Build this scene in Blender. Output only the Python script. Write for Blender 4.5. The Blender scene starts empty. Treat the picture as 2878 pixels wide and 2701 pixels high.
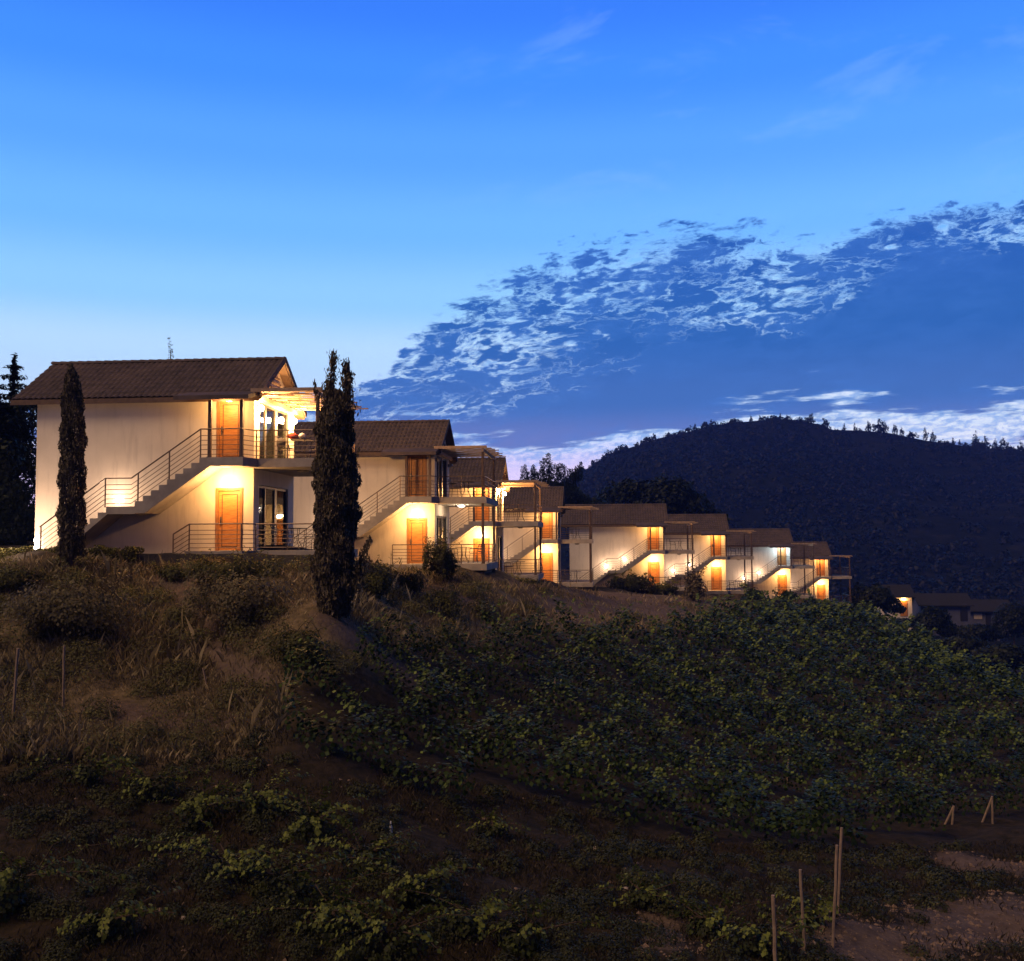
import bpy, math, random
import numpy as np
from mathutils import Matrix, Vector, Euler
R = math.radians
rng = np.random.default_rng(7)
random.seed(7)
S = bpy.context.scene
COL = S.collection

# ------------------------------------------------------------------ camera
F = 2900.0                                   # focal length in pixels of the 2878 px wide photograph
PCX, PCY = 1439.0, 1350.5
YAW, PITCH, ROLL = R(5.14), R(3.38), R(-0.3)
cam_d = bpy.data.cameras.new('camera'); cam = bpy.data.objects.new('camera', cam_d); COL.objects.link(cam)
cam_d.sensor_fit = 'HORIZONTAL'; cam_d.sensor_width = 36.0; cam_d.lens = F / 2878 * 36.0
cam_d.clip_start = 0.1; cam_d.clip_end = 20000
CR = Matrix.Rotation(YAW, 3, 'Z') @ Matrix.Rotation(R(90) + PITCH, 3, 'X') @ Matrix.Rotation(ROLL, 3, 'Z')
cam.matrix_world = CR.to_4x4()
S.camera = cam
CRn = np.array(CR)

def W(px, py, d):
    """world point seen at photograph pixel (px, py) at depth d metres"""
    c = np.array([(px - PCX) / F * d, -(py - PCY) / F * d, -d])
    return CRn @ c

def PJ(P):
    """world points (N,3) -> pixels, depth"""
    c = np.asarray(P) @ CRn
    d = -c[..., 2]
    dd = np.maximum(d, 1e-3)
    return PCX + F * c[..., 0] / dd, PCY - F * c[..., 1] / dd, d

# ------------------------------------------------------------------ node helpers
class NT:
    def __init__(s, nt): s.nt = nt; s.n = nt.nodes; s.l = nt.links
    def new(s, t, **k):
        n = s.n.new(t)
        for a, b in k.items(): setattr(n, a, b)
        return n
    def link(s, a, b): s.l.new(a, b)
    def put(s, sock, v):
        if isinstance(v, bpy.types.NodeSocket): s.l.new(v, sock)
        elif v is not None: sock.default_value = v
    def m(s, op, a, b=None, c=None, clamp=False):
        n = s.n.new('ShaderNodeMath'); n.operation = op; n.use_clamp = clamp
        s.put(n.inputs[0], a); s.put(n.inputs[1], b)
        if c is not None: s.put(n.inputs[2], c)
        return n.outputs[0]
    def sst(s, x, a, b, to0=0.0, to1=1.0):
        n = s.n.new('ShaderNodeMapRange'); n.interpolation_type = 'SMOOTHSTEP'
        s.put(n.inputs[0], x); s.put(n.inputs[1], a); s.put(n.inputs[2], b); s.put(n.inputs[3], to0); s.put(n.inputs[4], to1)
        return n.outputs[0]
    def mix(s, f, a, b, t='MIX'):
        n = s.n.new('ShaderNodeMix'); n.data_type = 'RGBA'; n.blend_type = t
        s.put(n.inputs[0], f); s.put(n.inputs[6], a); s.put(n.inputs[7], b)
        return n.outputs[2]
    def ramp(s, f, pts, interp='LINEAR'):
        n = s.n.new('ShaderNodeValToRGB'); cr = n.color_ramp; cr.interpolation = interp
        while len(cr.elements) < len(pts): cr.elements.new(0.5)
        for e, (p, c) in zip(cr.elements, pts):
            e.position = p; e.color = (c[0], c[1], c[2], 1) if len(c) == 3 else c
        s.put(n.inputs[0], f)
        return n.outputs[0]
    def noise(s, vec, scale, detail=4, rough=0.5, out=0, dist=0.0, lac=2.0):
        n = s.n.new('ShaderNodeTexNoise'); s.put(n.inputs['Vector'], vec)
        n.inputs['Scale'].default_value = scale; n.inputs['Detail'].default_value = detail
        n.inputs['Roughness'].default_value = rough; n.inputs['Distortion'].default_value = dist
        n.inputs['Lacunarity'].default_value = lac
        return n.outputs[out]
    def curve(s, x, pts):
        n = s.n.new('ShaderNodeFloatCurve'); cu = n.mapping.curves[0]
        n.mapping.use_clip = False
        while len(cu.points) < len(pts): cu.points.new(0.5, 0.5)
        for p, (a, b) in zip(cu.points, pts): p.location = (a, b); p.handle_type = 'AUTO'
        n.mapping.update()
        s.put(n.inputs[1], x)
        return n.outputs[0]
    def xyz(s, x, y, z):
        n = s.n.new('ShaderNodeCombineXYZ'); s.put(n.inputs[0], x); s.put(n.inputs[1], y); s.put(n.inputs[2], z)
        return n.outputs[0]

def lin(r, g, b):
    f = lambda c: (c / 255 / 12.92) if c <= 10.3 else ((c / 255 + 0.055) / 1.055) ** 2.4
    return (f(r), f(g), f(b), 1)

# ------------------------------------------------------------------ sky
world = bpy.data.worlds.new('World'); S.world = world; world.use_nodes = True
SUN_ROT = R(8)
def build_world():
    t = NT(world.node_tree); t.n.clear()
    out = t.new('ShaderNodeOutputWorld'); bg = t.new('ShaderNodeBackground')
    t.link(bg.outputs[0], out.inputs[0])
    tc = t.new('ShaderNodeTexCoord'); sep = t.new('ShaderNodeSeparateXYZ'); t.link(tc.outputs['Generated'], sep.inputs[0])
    x, y, z = sep.outputs
    ys = t.m('MAXIMUM', y, 0.05)
    u = t.m('DIVIDE', x, ys); v = t.m('DIVIDE', z, ys)
    h = t.m('SQRT', t.m('ADD', t.m('MULTIPLY', x, x), t.m('MULTIPLY', y, y)))
    el = t.m('ARCTAN2', z, h)                                    # elevation
    # clear twilight air: blue up high, pale and then lilac towards the horizon
    def e_of(py):
        p = W(1200, py, 1); return math.atan2(p[2], math.hypot(p[0], p[1]))
    E0, E1 = -0.05, 0.95
    k = lambda e: (e - E0) / (E1 - E0)
    pts = [(k(-0.05), lin(120, 120, 190)), (k(e_of(1430)), lin(236, 206, 255)), (k(e_of(1330)), lin(230, 216, 262)),
           (k(e_of(1190)), lin(206, 230, 264)), (k(e_of(1000)), lin(188, 225, 263)), (k(e_of(850)), lin(146, 205, 255)),
           (k(e_of(650)), lin(112, 182, 255)), (k(e_of(430)), lin(88, 160, 254)), (k(e_of(220)), lin(66, 140, 250)),
           (k(e_of(0)), lin(54, 122, 240)), (k(0.62), lin(24, 56, 124)), (k(0.8), lin(10, 24, 60)), (1.0, lin(7, 16, 42))]
    clear = t.ramp(t.m('DIVIDE', t.m('SUBTRACT', el, E0), E1 - E0), pts, 'EASE')
    sky = t.new('ShaderNodeTexSky', sky_type='NISHITA'); sky.sun_disc = False
    sky.sun_elevation = R(0.5); sky.sun_rotation = SUN_ROT; sky.altitude = 200; sky.ozone_density = 4.0
    tw = t.mix(1.0, sky.outputs[0], (0.10, 0.10, 0.10, 1), 'MULTIPLY')
    clear = t.mix(0.06, clear, tw)
    # clouds
    um = lambda px, py: (lambda p: (p[0] / p[1], p[2] / p[1]))(W(px, py, 1))
    U0, U1, V0, V1 = -0.75, 0.85, -0.1, 0.8
    un = t.m('DIVIDE', t.m('SUBTRACT', u, U0), U1 - U0)
    def line(pp):
        q = sorted(um(*p) for p in pp)
        c = t.curve(un, [((a - U0) / (U1 - U0), (b - V0) / (V1 - V0)) for a, b in q])
        return t.m('ADD', t.m('MULTIPLY', c, V1 - V0), V0)
    L1 = line([(-300, 1120), (700, 1140), (1060, 1060), (1140, 975), (1303, 870), (1592, 735), (1737, 690), (1882, 660), (2085, 668), (2316, 668), (2533, 615), (2878, 570), (3400, 500)])
    L2 = line([(-300, 1190), (900, 1200), (1250, 1165), (1505, 1120), (1737, 1020), (1940, 950), (2171, 925), (2345, 856), (2461, 785), (2878, 712), (3400, 620)])
    L3 = line([(-300, 1230), (900, 1200), (1230, 1195), (1500, 1240), (1640, 1235), (1800, 1185), (2000, 1150), (2250, 1120), (2500, 1120), (2878, 1110), (3400, 1110)])
    # a flat deck seen at a slant: features shrink and flatten towards the horizon
    vv = t.m('MAXIMUM', t.m('ADD', v, 0.12), 0.03)
    dx = t.m('DIVIDE', t.m('MULTIPLY', u, 1.0), t.m('POWER', vv, 0.35)); dy = t.m('DIVIDE', 1.0, t.m('POWER', vv, 0.8))
    tilt = t.m('SUBTRACT', v, t.m('MULTIPLY', u, 0.10))
    P = t.xyz(u, t.m('MULTIPLY', tilt, 2.6), 3.7)
    w = t.noise(P, 9.0, 3, 0.6, out=1)
    wsub = t.new('ShaderNodeVectorMath', operation='SUBTRACT'); t.link(w, wsub.inputs[0]); wsub.inputs[1].default_value = (0.5, 0.5, 0.5)
    wsc = t.new('ShaderNodeVectorMath', operation='SCALE'); t.link(wsub.outputs[0], wsc.inputs[0]); wsc.inputs['Scale'].default_value = 0.05
    wadd = t.new('ShaderNodeVectorMath', operation='ADD'); t.link(P, wadd.inputs[0]); t.link(wsc.outputs[0], wadd.inputs[1])
    PW = wadd.outputs[0]
    n1 = t.noise(PW, 25.0, 9, 0.60)
    n2 = t.noise(PW, 55.0, 6, 0.60)
    n = t.m('ADD', t.m('MULTIPLY', n1, 0.58), t.m('MULTIPLY', n2, 0.42))
    tt = t.m('DIVIDE', t.m('SUBTRACT', v, L2), t.m('MAXIMUM', t.m('SUBTRACT', L1, L2), 0.012))
    big = t.noise(t.xyz(u, t.m('MULTIPLY', v, 1.6), 0.3), 7.0, 3, 0.55)
    tt = t.m('ADD', tt, t.m('MULTIPLY', t.m('SUBTRACT', big, 0.5), 0.45))
    nc = t.noise(PW, 22.0, 7, 0.62)
    cell = t.m('ABSOLUTE', t.m('SUBTRACT', t.m('ADD', nc, t.m('MULTIPLY', t.m('SUBTRACT', n2, 0.5), 0.35)), 0.5))
    wid = t.curve(t.m('MULTIPLY', t.m('ADD', tt, 0.4), 0.5, clamp=True), [(0, -0.12), (0.14, -0.05), (0.2, -0.008), (0.3, 0.006), (0.45, 0.012), (0.6, 0.022), (0.7, 0.046), (0.8, 0.12), (0.88, 0.30), (1, 0.5)])
    wv = t.noise(PW, 9.0, 4, 0.6)
    dens_a = t.m('SUBTRACT', cell, t.m('ADD', wid, t.m('MULTIPLY', t.m('SUBTRACT', wv, 0.52), 0.30)))
    dens_b = t.m('SUBTRACT', n, t.curve(t.m('MULTIPLY', t.m('ADD', tt, 0.4), 0.5, clamp=True), [(0, 0.05), (0.2, 0.30), (0.4, 0.40), (0.6, 0.44), (0.7, 0.485), (0.8, 0.56), (1, 0.9)]))
    dens_top = t.m('MINIMUM', dens_a, dens_b)
    # the underside: streaks of open sky
    P3 = t.xyz(t.m('MULTIPLY', u, 0.55), t.m('MULTIPLY', t.m('SUBTRACT', v, t.m('MULTIPLY', u, 0.05)), 4.2), 9.1)
    n3 = t.noise(P3, 13.0, 7, 0.6)
    bb = t.m('DIVIDE', t.m('SUBTRACT', v, L3), 0.03)                # above the lower edge
    thb = t.curve(t.m('MULTIPLY', t.m('ADD', bb, 2.0), 0.25, clamp=True), [(0, 0.62), (0.2, 0.56), (0.4, 0.53), (0.5, 0.46), (0.65, 0.33), (1, 0.1)])
    lowgap = t.sst(v, *sorted([um(1700, 1300)[1], um(1700, 1235)[1]]))
    right = t.sst(u, um(1750, 1200)[0], um(2250, 1200)[0])
    thb = t.m('ADD', thb, t.m('MULTIPLY', t.m('SUBTRACT', 1.0, t.m('MAXIMUM', lowgap, right)), 0.25))
    dens_bot = t.m('SUBTRACT', n3, thb)
    dens = t.m('MINIMUM', dens_top, dens_bot)
    rimb = t.m('MULTIPLY', t.sst(dens_bot, 0.02, -0.08), t.sst(dens_top, 0.0, 0.08))
    front = t.sst(y, 0.25, 0.5)
    cov = t.m('MULTIPLY', t.sst(dens, -0.045, 0.055), front)
    rim = t.m('MULTIPLY', t.m('MULTIPLY', t.sst(dens, -0.10, -0.005), front), t.sst(tt, 1.15, 0.45))
    ccol = t.ramp(t.m('DIVIDE', t.m('SUBTRACT', el, E0), E1 - E0),
                  [(k(e_of(1250)), lin(108, 126, 194)), (k(e_of(1130)), lin(68, 112, 186)), (k(e_of(950)), lin(46, 100, 178)), (k(e_of(700)), lin(40, 92, 176)), (k(e_of(520)), lin(44, 98, 186))], 'EASE')
    shade = t.noise(PW, 22.0, 4, 0.6)
    thick = t.sst(dens, 0.0, 0.16)
    ccol = t.mix(t.m('MULTIPLY', t.sst(shade, 0.38, 0.66), t.m('ADD', 0.18, t.m('MULTIPLY', t.m('SUBTRACT', 1.0, thick), 0.35))), ccol, lin(72, 124, 206))
    lit = t.mix(t.m('MULTIPLY', rim, 0.38), clear, lin(206, 234, 255))
    lit = t.mix(t.m('MULTIPLY', t.m('MULTIPLY', rimb, right), 0.75), lit, lin(232, 238, 255))
    nv = t.noise(PW, 80.0, 5, 0.62)
    inner = t.m('MULTIPLY', t.m('MULTIPLY', t.sst(tt, 1.05, 0.35), front), t.sst(dens, -0.30, -0.10))
    lit = t.mix(t.m('MULTIPLY', t.m('MULTIPLY', inner, t.sst(nv, 0.40, 0.62)), 0.60), lit, lin(84, 148, 226))
    c = t.mix(cov, lit, ccol)
    # thin high wisps
    PH = t.xyz(t.m('ADD', u, t.m('MULTIPLY', v, 0.9)), t.m('MULTIPLY', t.m('SUBTRACT', v, t.m('MULTIPLY', u, 0.25)), 3.0), 2.2)
    nh = t.noise(PH, 5.0, 7, 0.62, dist=0.4)
    wreg = t.m('MULTIPLY', t.sst(v, 0.27, 0.36), t.sst(u, -0.25, 0.05))
    c = t.mix(t.m('MULTIPLY', t.m('MULTIPLY', t.sst(nh, 0.52, 0.72), wreg), 0.16), c, lin(170, 205, 250))
    # away from the afterglow the sky is deep blue
    glow = t.sst(t.m('DIVIDE', y, t.m('MAXIMUM', h, 0.001)), 0.1, 0.82, 0.0, 1.0)
    c = t.mix(glow, t.mix(1.0, c, (0.05, 0.07, 0.14, 1), 'MULTIPLY'), c)
    t.link(c, bg.inputs[0]); bg.inputs[1].default_value = 1.32
build_world()

# warm fill added from behind the viewer, standing in for ambient light
dusk_fill_d = bpy.data.lights.new('sun', 'SUN'); sun = bpy.data.objects.new('sun', dusk_fill_d); COL.objects.link(sun)
dusk_fill_d.energy = 1.8; dusk_fill_d.angle = R(28); dusk_fill_d.color = (1.0, 0.66, 0.42)
sun.rotation_euler = Euler((R(43), 0, R(-42)))
S.view_settings.view_transform = 'Standard'; S.view_settings.look = 'None'
S.view_settings.exposure = 0.0; S.view_settings.gamma = 1.0
S.cycles.use_denoising = True
S.cycles.max_bounces = 5; S.cycles.diffuse_bounces = 3; S.cycles.glossy_bounces = 2; S.cycles.transparent_max_bounces = 6
S.cycles.sample_clamp_indirect = 4.0

# ------------------------------------------------------------------ materials
MATS = {}
def mat(name, build):
    if name in MATS: return MATS[name]
    m = bpy.data.materials.new(name); m.use_nodes = True
    t = NT(m.node_tree); b = t.n['Principled BSDF']
    build(t, b); MATS[name] = m
    return m
def objc(t):
    return t.new('ShaderNodeTexCoord').outputs['Object']
def bump(t, b, hgt, strength=0.3, dist=0.02):
    n = t.new('ShaderNodeBump'); n.inputs['Strength'].default_value = strength; n.inputs['Distance'].default_value = dist
    t.link(hgt, n.inputs['Height']); t.link(n.outputs[0], b.inputs['Normal'])
def simple(name, c1, c2=None, rough=0.6, scale=4.0, metal=0.0, bs=0.2, bd=0.01, spec=0.5):
    def f(t, b):
        o = objc(t)
        n = t.noise(o, scale, 5, 0.6)
        c = t.mix(t.sst(n, 0.3, 0.7), (*c1, 1), (*(c2 or c1), 1))
        t.link(c, b.inputs['Base Color'])
        b.inputs['Roughness'].default_value = rough; b.inputs['Metallic'].default_value = metal
        b.inputs['Specular IOR Level'].default_value = spec
        if bs: bump(t, b, t.noise(o, scale * 6, 4, 0.6), bs, bd)
    return mat(name, f)
def f_plaster(t, b):
    o = objc(t)
    st = t.new('ShaderNodeMapping'); t.link(o, st.inputs[0]); st.inputs['Scale'].default_value = (3.0, 3.0, 0.35)
    a = t.noise(o, 0.7, 5, 0.6); s = t.noise(st.outputs[0], 1.3, 5, 0.65)
    c = t.mix(t.sst(a, 0.35, 0.7), (0.74, 0.66, 0.54, 1), (0.66, 0.585, 0.475, 1))
    c = t.mix(t.m('MULTIPLY', t.sst(s, 0.50, 0.72), 0.5), c, (0.48, 0.42, 0.35, 1))
    t.link(c, b.inputs['Base Color']); b.inputs['Roughness'].default_value = 0.9
    bump(t, b, t.noise(o, 45, 4, 0.6), 0.25, 0.006)
M_wall = mat('cream_plaster', f_plaster)
M_conc = simple('concrete', (0.40, 0.36, 0.31), (0.29, 0.26, 0.23), 0.9, 2.2)
M_stone = simple('dark_stone', (0.11, 0.09, 0.07), (0.055, 0.05, 0.04), 0.95, 5.0, bs=0.9, bd=0.05)
def f_door(t, b):
    o = objc(t); mp = t.new('ShaderNodeMapping'); t.link(o, mp.inputs[0]); mp.inputs['Scale'].default_value = (1.2, 1, 13)
    g = t.noise(mp.outputs[0], 3.0, 5, 0.6, dist=0.6)
    c = t.mix(t.sst(g, 0.35, 0.68), (0.56, 0.235, 0.055, 1), (0.36, 0.135, 0.03, 1))
    t.link(c, b.inputs['Base Color']); b.inputs['Roughness'].default_value = 0.5
    bump(t, b, g, 0.25, 0.004)
M_door = mat('door_wood', f_door)
M_doorf = simple('door_frame_wood', (0.42, 0.18, 0.05), (0.30, 0.12, 0.035), 0.55, 6.0)
M_groove = simple('door_groove', (0.035, 0.016, 0.008), None, 0.8, bs=0)
M_rail = simple('rail_metal', (0.15, 0.10, 0.07), (0.10, 0.07, 0.05), 0.38, 8.0, metal=0.55, bs=0)
M_post = simple('post_wood', (0.14, 0.085, 0.055), (0.085, 0.05, 0.035), 0.7, 5.0)
M_perg = simple('pergola_wood', (0.50, 0.36, 0.24), (0.34, 0.23, 0.15), 0.75, 5.0)
M_frame = simple('frame_metal', (0.12, 0.11, 0.10), None, 0.4, metal=0.3, bs=0)
M_black = simple('black_metal', (0.025, 0.022, 0.02), None, 0.45, metal=0.2, bs=0)
M_red = simple('red_cloth', (0.45, 0.06, 0.03), (0.30, 0.04, 0.03), 0.9, 9.0)
M_dark = simple('dark_cloth', (0.05, 0.045, 0.06), (0.03, 0.03, 0.035), 0.9, 9.0)
M_white = simple('white_cloth', (0.75, 0.74, 0.74), (0.62, 0.62, 0.64), 0.9, 9.0)
M_curt = simple('curtain_cloth', (0.55, 0.45, 0.33), (0.42, 0.34, 0.25), 0.9, 3.0)
M_stake = simple('stake_wood', (0.36, 0.26, 0.18), (0.24, 0.175, 0.12), 0.85, 9.0, bs=0.6)
M_slate = simple('dark_roof', (0.022, 0.022, 0.028), (0.014, 0.014, 0.018), 0.9, 3.0)
M_soilclod = simple('soil_clod', (0.26, 0.18, 0.13), (0.14, 0.10, 0.075), 0.95, 12.0)
M_pale = simple('pale_rock', (0.50, 0.42, 0.36), (0.38, 0.30, 0.26), 0.9, 9.0, bs=0.6)
M_trunk = simple('bark', (0.09, 0.06, 0.04), (0.05, 0.035, 0.025), 0.95, 6.0, bs=0.9, bd=0.03)
def f_tile(t, b):
    o = objc(t); n = t.noise(o, 3.0, 5, 0.7); n2 = t.noise(o, 0.6, 3, 0.6)
    c = t.mix(t.sst(n, 0.3, 0.7), (0.115, 0.082, 0.074, 1), (0.062, 0.047, 0.045, 1))
    c = t.mix(t.m('MULTIPLY', t.sst(n2, 0.45, 0.7), 0.5), c, (0.17, 0.12, 0.10, 1))
    t.link(c, b.inputs['Base Color']); b.inputs['Roughness'].default_value = 0.85
    bump(t, b, n, 0.4, 0.02)
M_tile = mat('clay_tile', f_tile)
def f_glass(t, b):
    b.inputs['Base Color'].default_value = (0.05, 0.05, 0.05, 1)
    out = t.n['Material Output']
    g = t.new('ShaderNodeBsdfGlossy'); g.inputs['Roughness'].default_value = 0.03
    tr = t.new('ShaderNodeBsdfTransparent'); tr.inputs[0].default_value = (0.75, 0.78, 0.76, 1)
    mx = t.new('ShaderNodeMixShader'); fr = t.new('ShaderNodeFresnel'); fr.inputs[0].default_value = 1.5
    t.link(t.m('MULTIPLY', fr.outputs[0], 0.7), mx.inputs[0]); t.link(tr.outputs[0], mx.inputs[1]); t.link(g.outputs[0], mx.inputs[2]); t.link(mx.outputs[0], out.inputs[0])
M_glass = mat('door_glass', f_glass)
def emit(name, col, st):
    def f(t, b):
        b.inputs['Base Color'].default_value = (*col, 1); b.inputs['Roughness'].default_value = 0.4
        b.inputs['Emission Color'].default_value = (*col, 1); b.inputs['Emission Strength'].default_value = st
    return mat(name, f)
WARM = (1.0, 0.50, 0.16); PINK = (1.0, 0.66, 0.45); COOL = (0.62, 0.82, 1.0)
M_lit = emit('lamp_glass_warm', (1.0, 0.80, 0.50), 40.0)
M_pin = emit('lamp_glass_soft', (1.0, 0.82, 0.70), 30.0)
M_coo = emit('lamp_glass_cool', (0.80, 0.92, 1.0), 40.0)
M_off = simple('lamp_glass_unlit', (0.30, 0.28, 0.25), None, 0.35, bs=0)

def f_leaf(c1, c2, c3, transl=0.25):
    def f(t, b):
        a = t.new('ShaderNodeAttribute'); a.attribute_name = 'tint'
        o = t.new('ShaderNodeNewGeometry').outputs['Position']
        n = t.noise(o, 0.55, 3, 0.6)
        c = t.ramp(a.outputs['Fac'], [(0.0, c1), (0.6, c2), (1.0, c3)])
        c = t.mix(t.m('MULTIPLY', t.sst(n, 0.35, 0.65), 0.5), c, t.mix(1.0, c, (0.45, 0.5, 0.4, 1), 'MULTIPLY'))
        t.link(c, b.inputs['Base Color']); b.inputs['Roughness'].default_value = 0.6
        b.inputs['Specular IOR Level'].default_value = 0.25
        out = t.n['Material Output']; tl = t.new('ShaderNodeBsdfTranslucent'); t.link(c, tl.inputs[0])
        mx = t.new('ShaderNodeMixShader'); mx.inputs[0].default_value = transl
        t.link(b.outputs[0], mx.inputs[1]); t.link(tl.outputs[0], mx.inputs[2]); t.link(mx.outputs[0], out.inputs[0])
    return f
M_vine = mat('vine_leaf', f_leaf((0.012, 0.028, 0.005), (0.040, 0.072, 0.012), (0.19, 0.25, 0.048), 0.08))
M_fvine = mat('foreground_vine_leaf', f_leaf((0.022, 0.028, 0.010), (0.07, 0.09, 0.02), (0.27, 0.31, 0.06)))
M_cyp = mat('cypress_foliage', f_leaf((0.075, 0.062, 0.038), (0.15, 0.118, 0.072), (0.26, 0.20, 0.12), 0.05))
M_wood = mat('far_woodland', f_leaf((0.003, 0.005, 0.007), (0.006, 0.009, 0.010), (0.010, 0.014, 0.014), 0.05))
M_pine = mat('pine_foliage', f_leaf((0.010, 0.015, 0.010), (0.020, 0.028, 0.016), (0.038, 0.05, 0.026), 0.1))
M_shrub = mat('shrub_leaf', f_leaf((0.06, 0.06, 0.02), (0.14, 0.14, 0.045), (0.32, 0.30, 0.10), 0.35))
M_grass = mat('dry_grass', f_leaf((0.15, 0.12, 0.065), (0.33, 0.265, 0.15), (0.56, 0.46, 0.28), 0.3))  # dry straw, paled further so its colour holds the bank's warm glow
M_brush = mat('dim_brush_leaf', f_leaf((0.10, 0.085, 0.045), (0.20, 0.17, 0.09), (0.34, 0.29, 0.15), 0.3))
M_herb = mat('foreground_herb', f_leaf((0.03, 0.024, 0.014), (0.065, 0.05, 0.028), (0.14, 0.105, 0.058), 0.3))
M_dim = simple('dusk_toned_plaster', (0.10, 0.105, 0.16), (0.075, 0.08, 0.12), 0.9, 2.0)  # plaster with the dimness of the unlit houses put into its colour
M_fdark = mat('undergrowth_leaf', f_leaf((0.025, 0.03, 0.012), (0.06, 0.065, 0.022), (0.13, 0.14, 0.045), 0.2))
M_weed = mat('green_weed', f_leaf((0.08, 0.075, 0.03), (0.17, 0.16, 0.06), (0.32, 0.30, 0.12), 0.3))
def f_ground(t, b):
    o = objc(t); a = t.new('ShaderNodeAttribute'); a.attribute_name = 'bare'
    n = t.noise(o, 0.35, 6, 0.65); n2 = t.noise(o, 3.5, 6, 0.7)
    scrub = t.mix(t.sst(n2, 0.35, 0.65), (0.022, 0.019, 0.011, 1), (0.050, 0.037, 0.023, 1))
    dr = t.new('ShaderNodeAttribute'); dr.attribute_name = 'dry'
    scrub = t.mix(dr.outputs['Fac'], scrub, t.mix(t.sst(n2, 0.35, 0.65), (0.10, 0.078, 0.045, 1), (0.21, 0.16, 0.095, 1)))  # dry bank soil, lightened in colour to carry the warm glow there
    soil = t.mix(t.sst(n2, 0.3, 0.7), (0.17, 0.125, 0.098, 1), (0.095, 0.07, 0.055, 1))
    f = t.sst(t.m('ADD', a.outputs['Fac'], t.m('MULTIPLY', t.m('SUBTRACT', t.m('ADD', n, n2), 1.0), 1.6)), 0.32, 0.75)
    t.link(t.mix(f, scrub, soil), b.inputs['Base Color']); b.inputs['Roughness'].default_value = 0.95
    b.inputs['Specular IOR Level'].default_value = 0.1
    bump(t, b, n2, 0.8, 0.12)
M_ground = mat('hillside_soil', f_ground)
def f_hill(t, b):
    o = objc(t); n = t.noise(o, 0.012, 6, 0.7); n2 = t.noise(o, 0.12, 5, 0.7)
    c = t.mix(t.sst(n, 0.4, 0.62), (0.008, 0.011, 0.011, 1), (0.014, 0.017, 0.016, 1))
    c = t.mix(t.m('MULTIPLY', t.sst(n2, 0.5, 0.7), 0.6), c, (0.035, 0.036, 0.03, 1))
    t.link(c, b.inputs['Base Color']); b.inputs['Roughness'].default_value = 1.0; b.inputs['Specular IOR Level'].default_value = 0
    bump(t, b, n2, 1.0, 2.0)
M_hill = mat('wooded_hill', f_hill)

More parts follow.
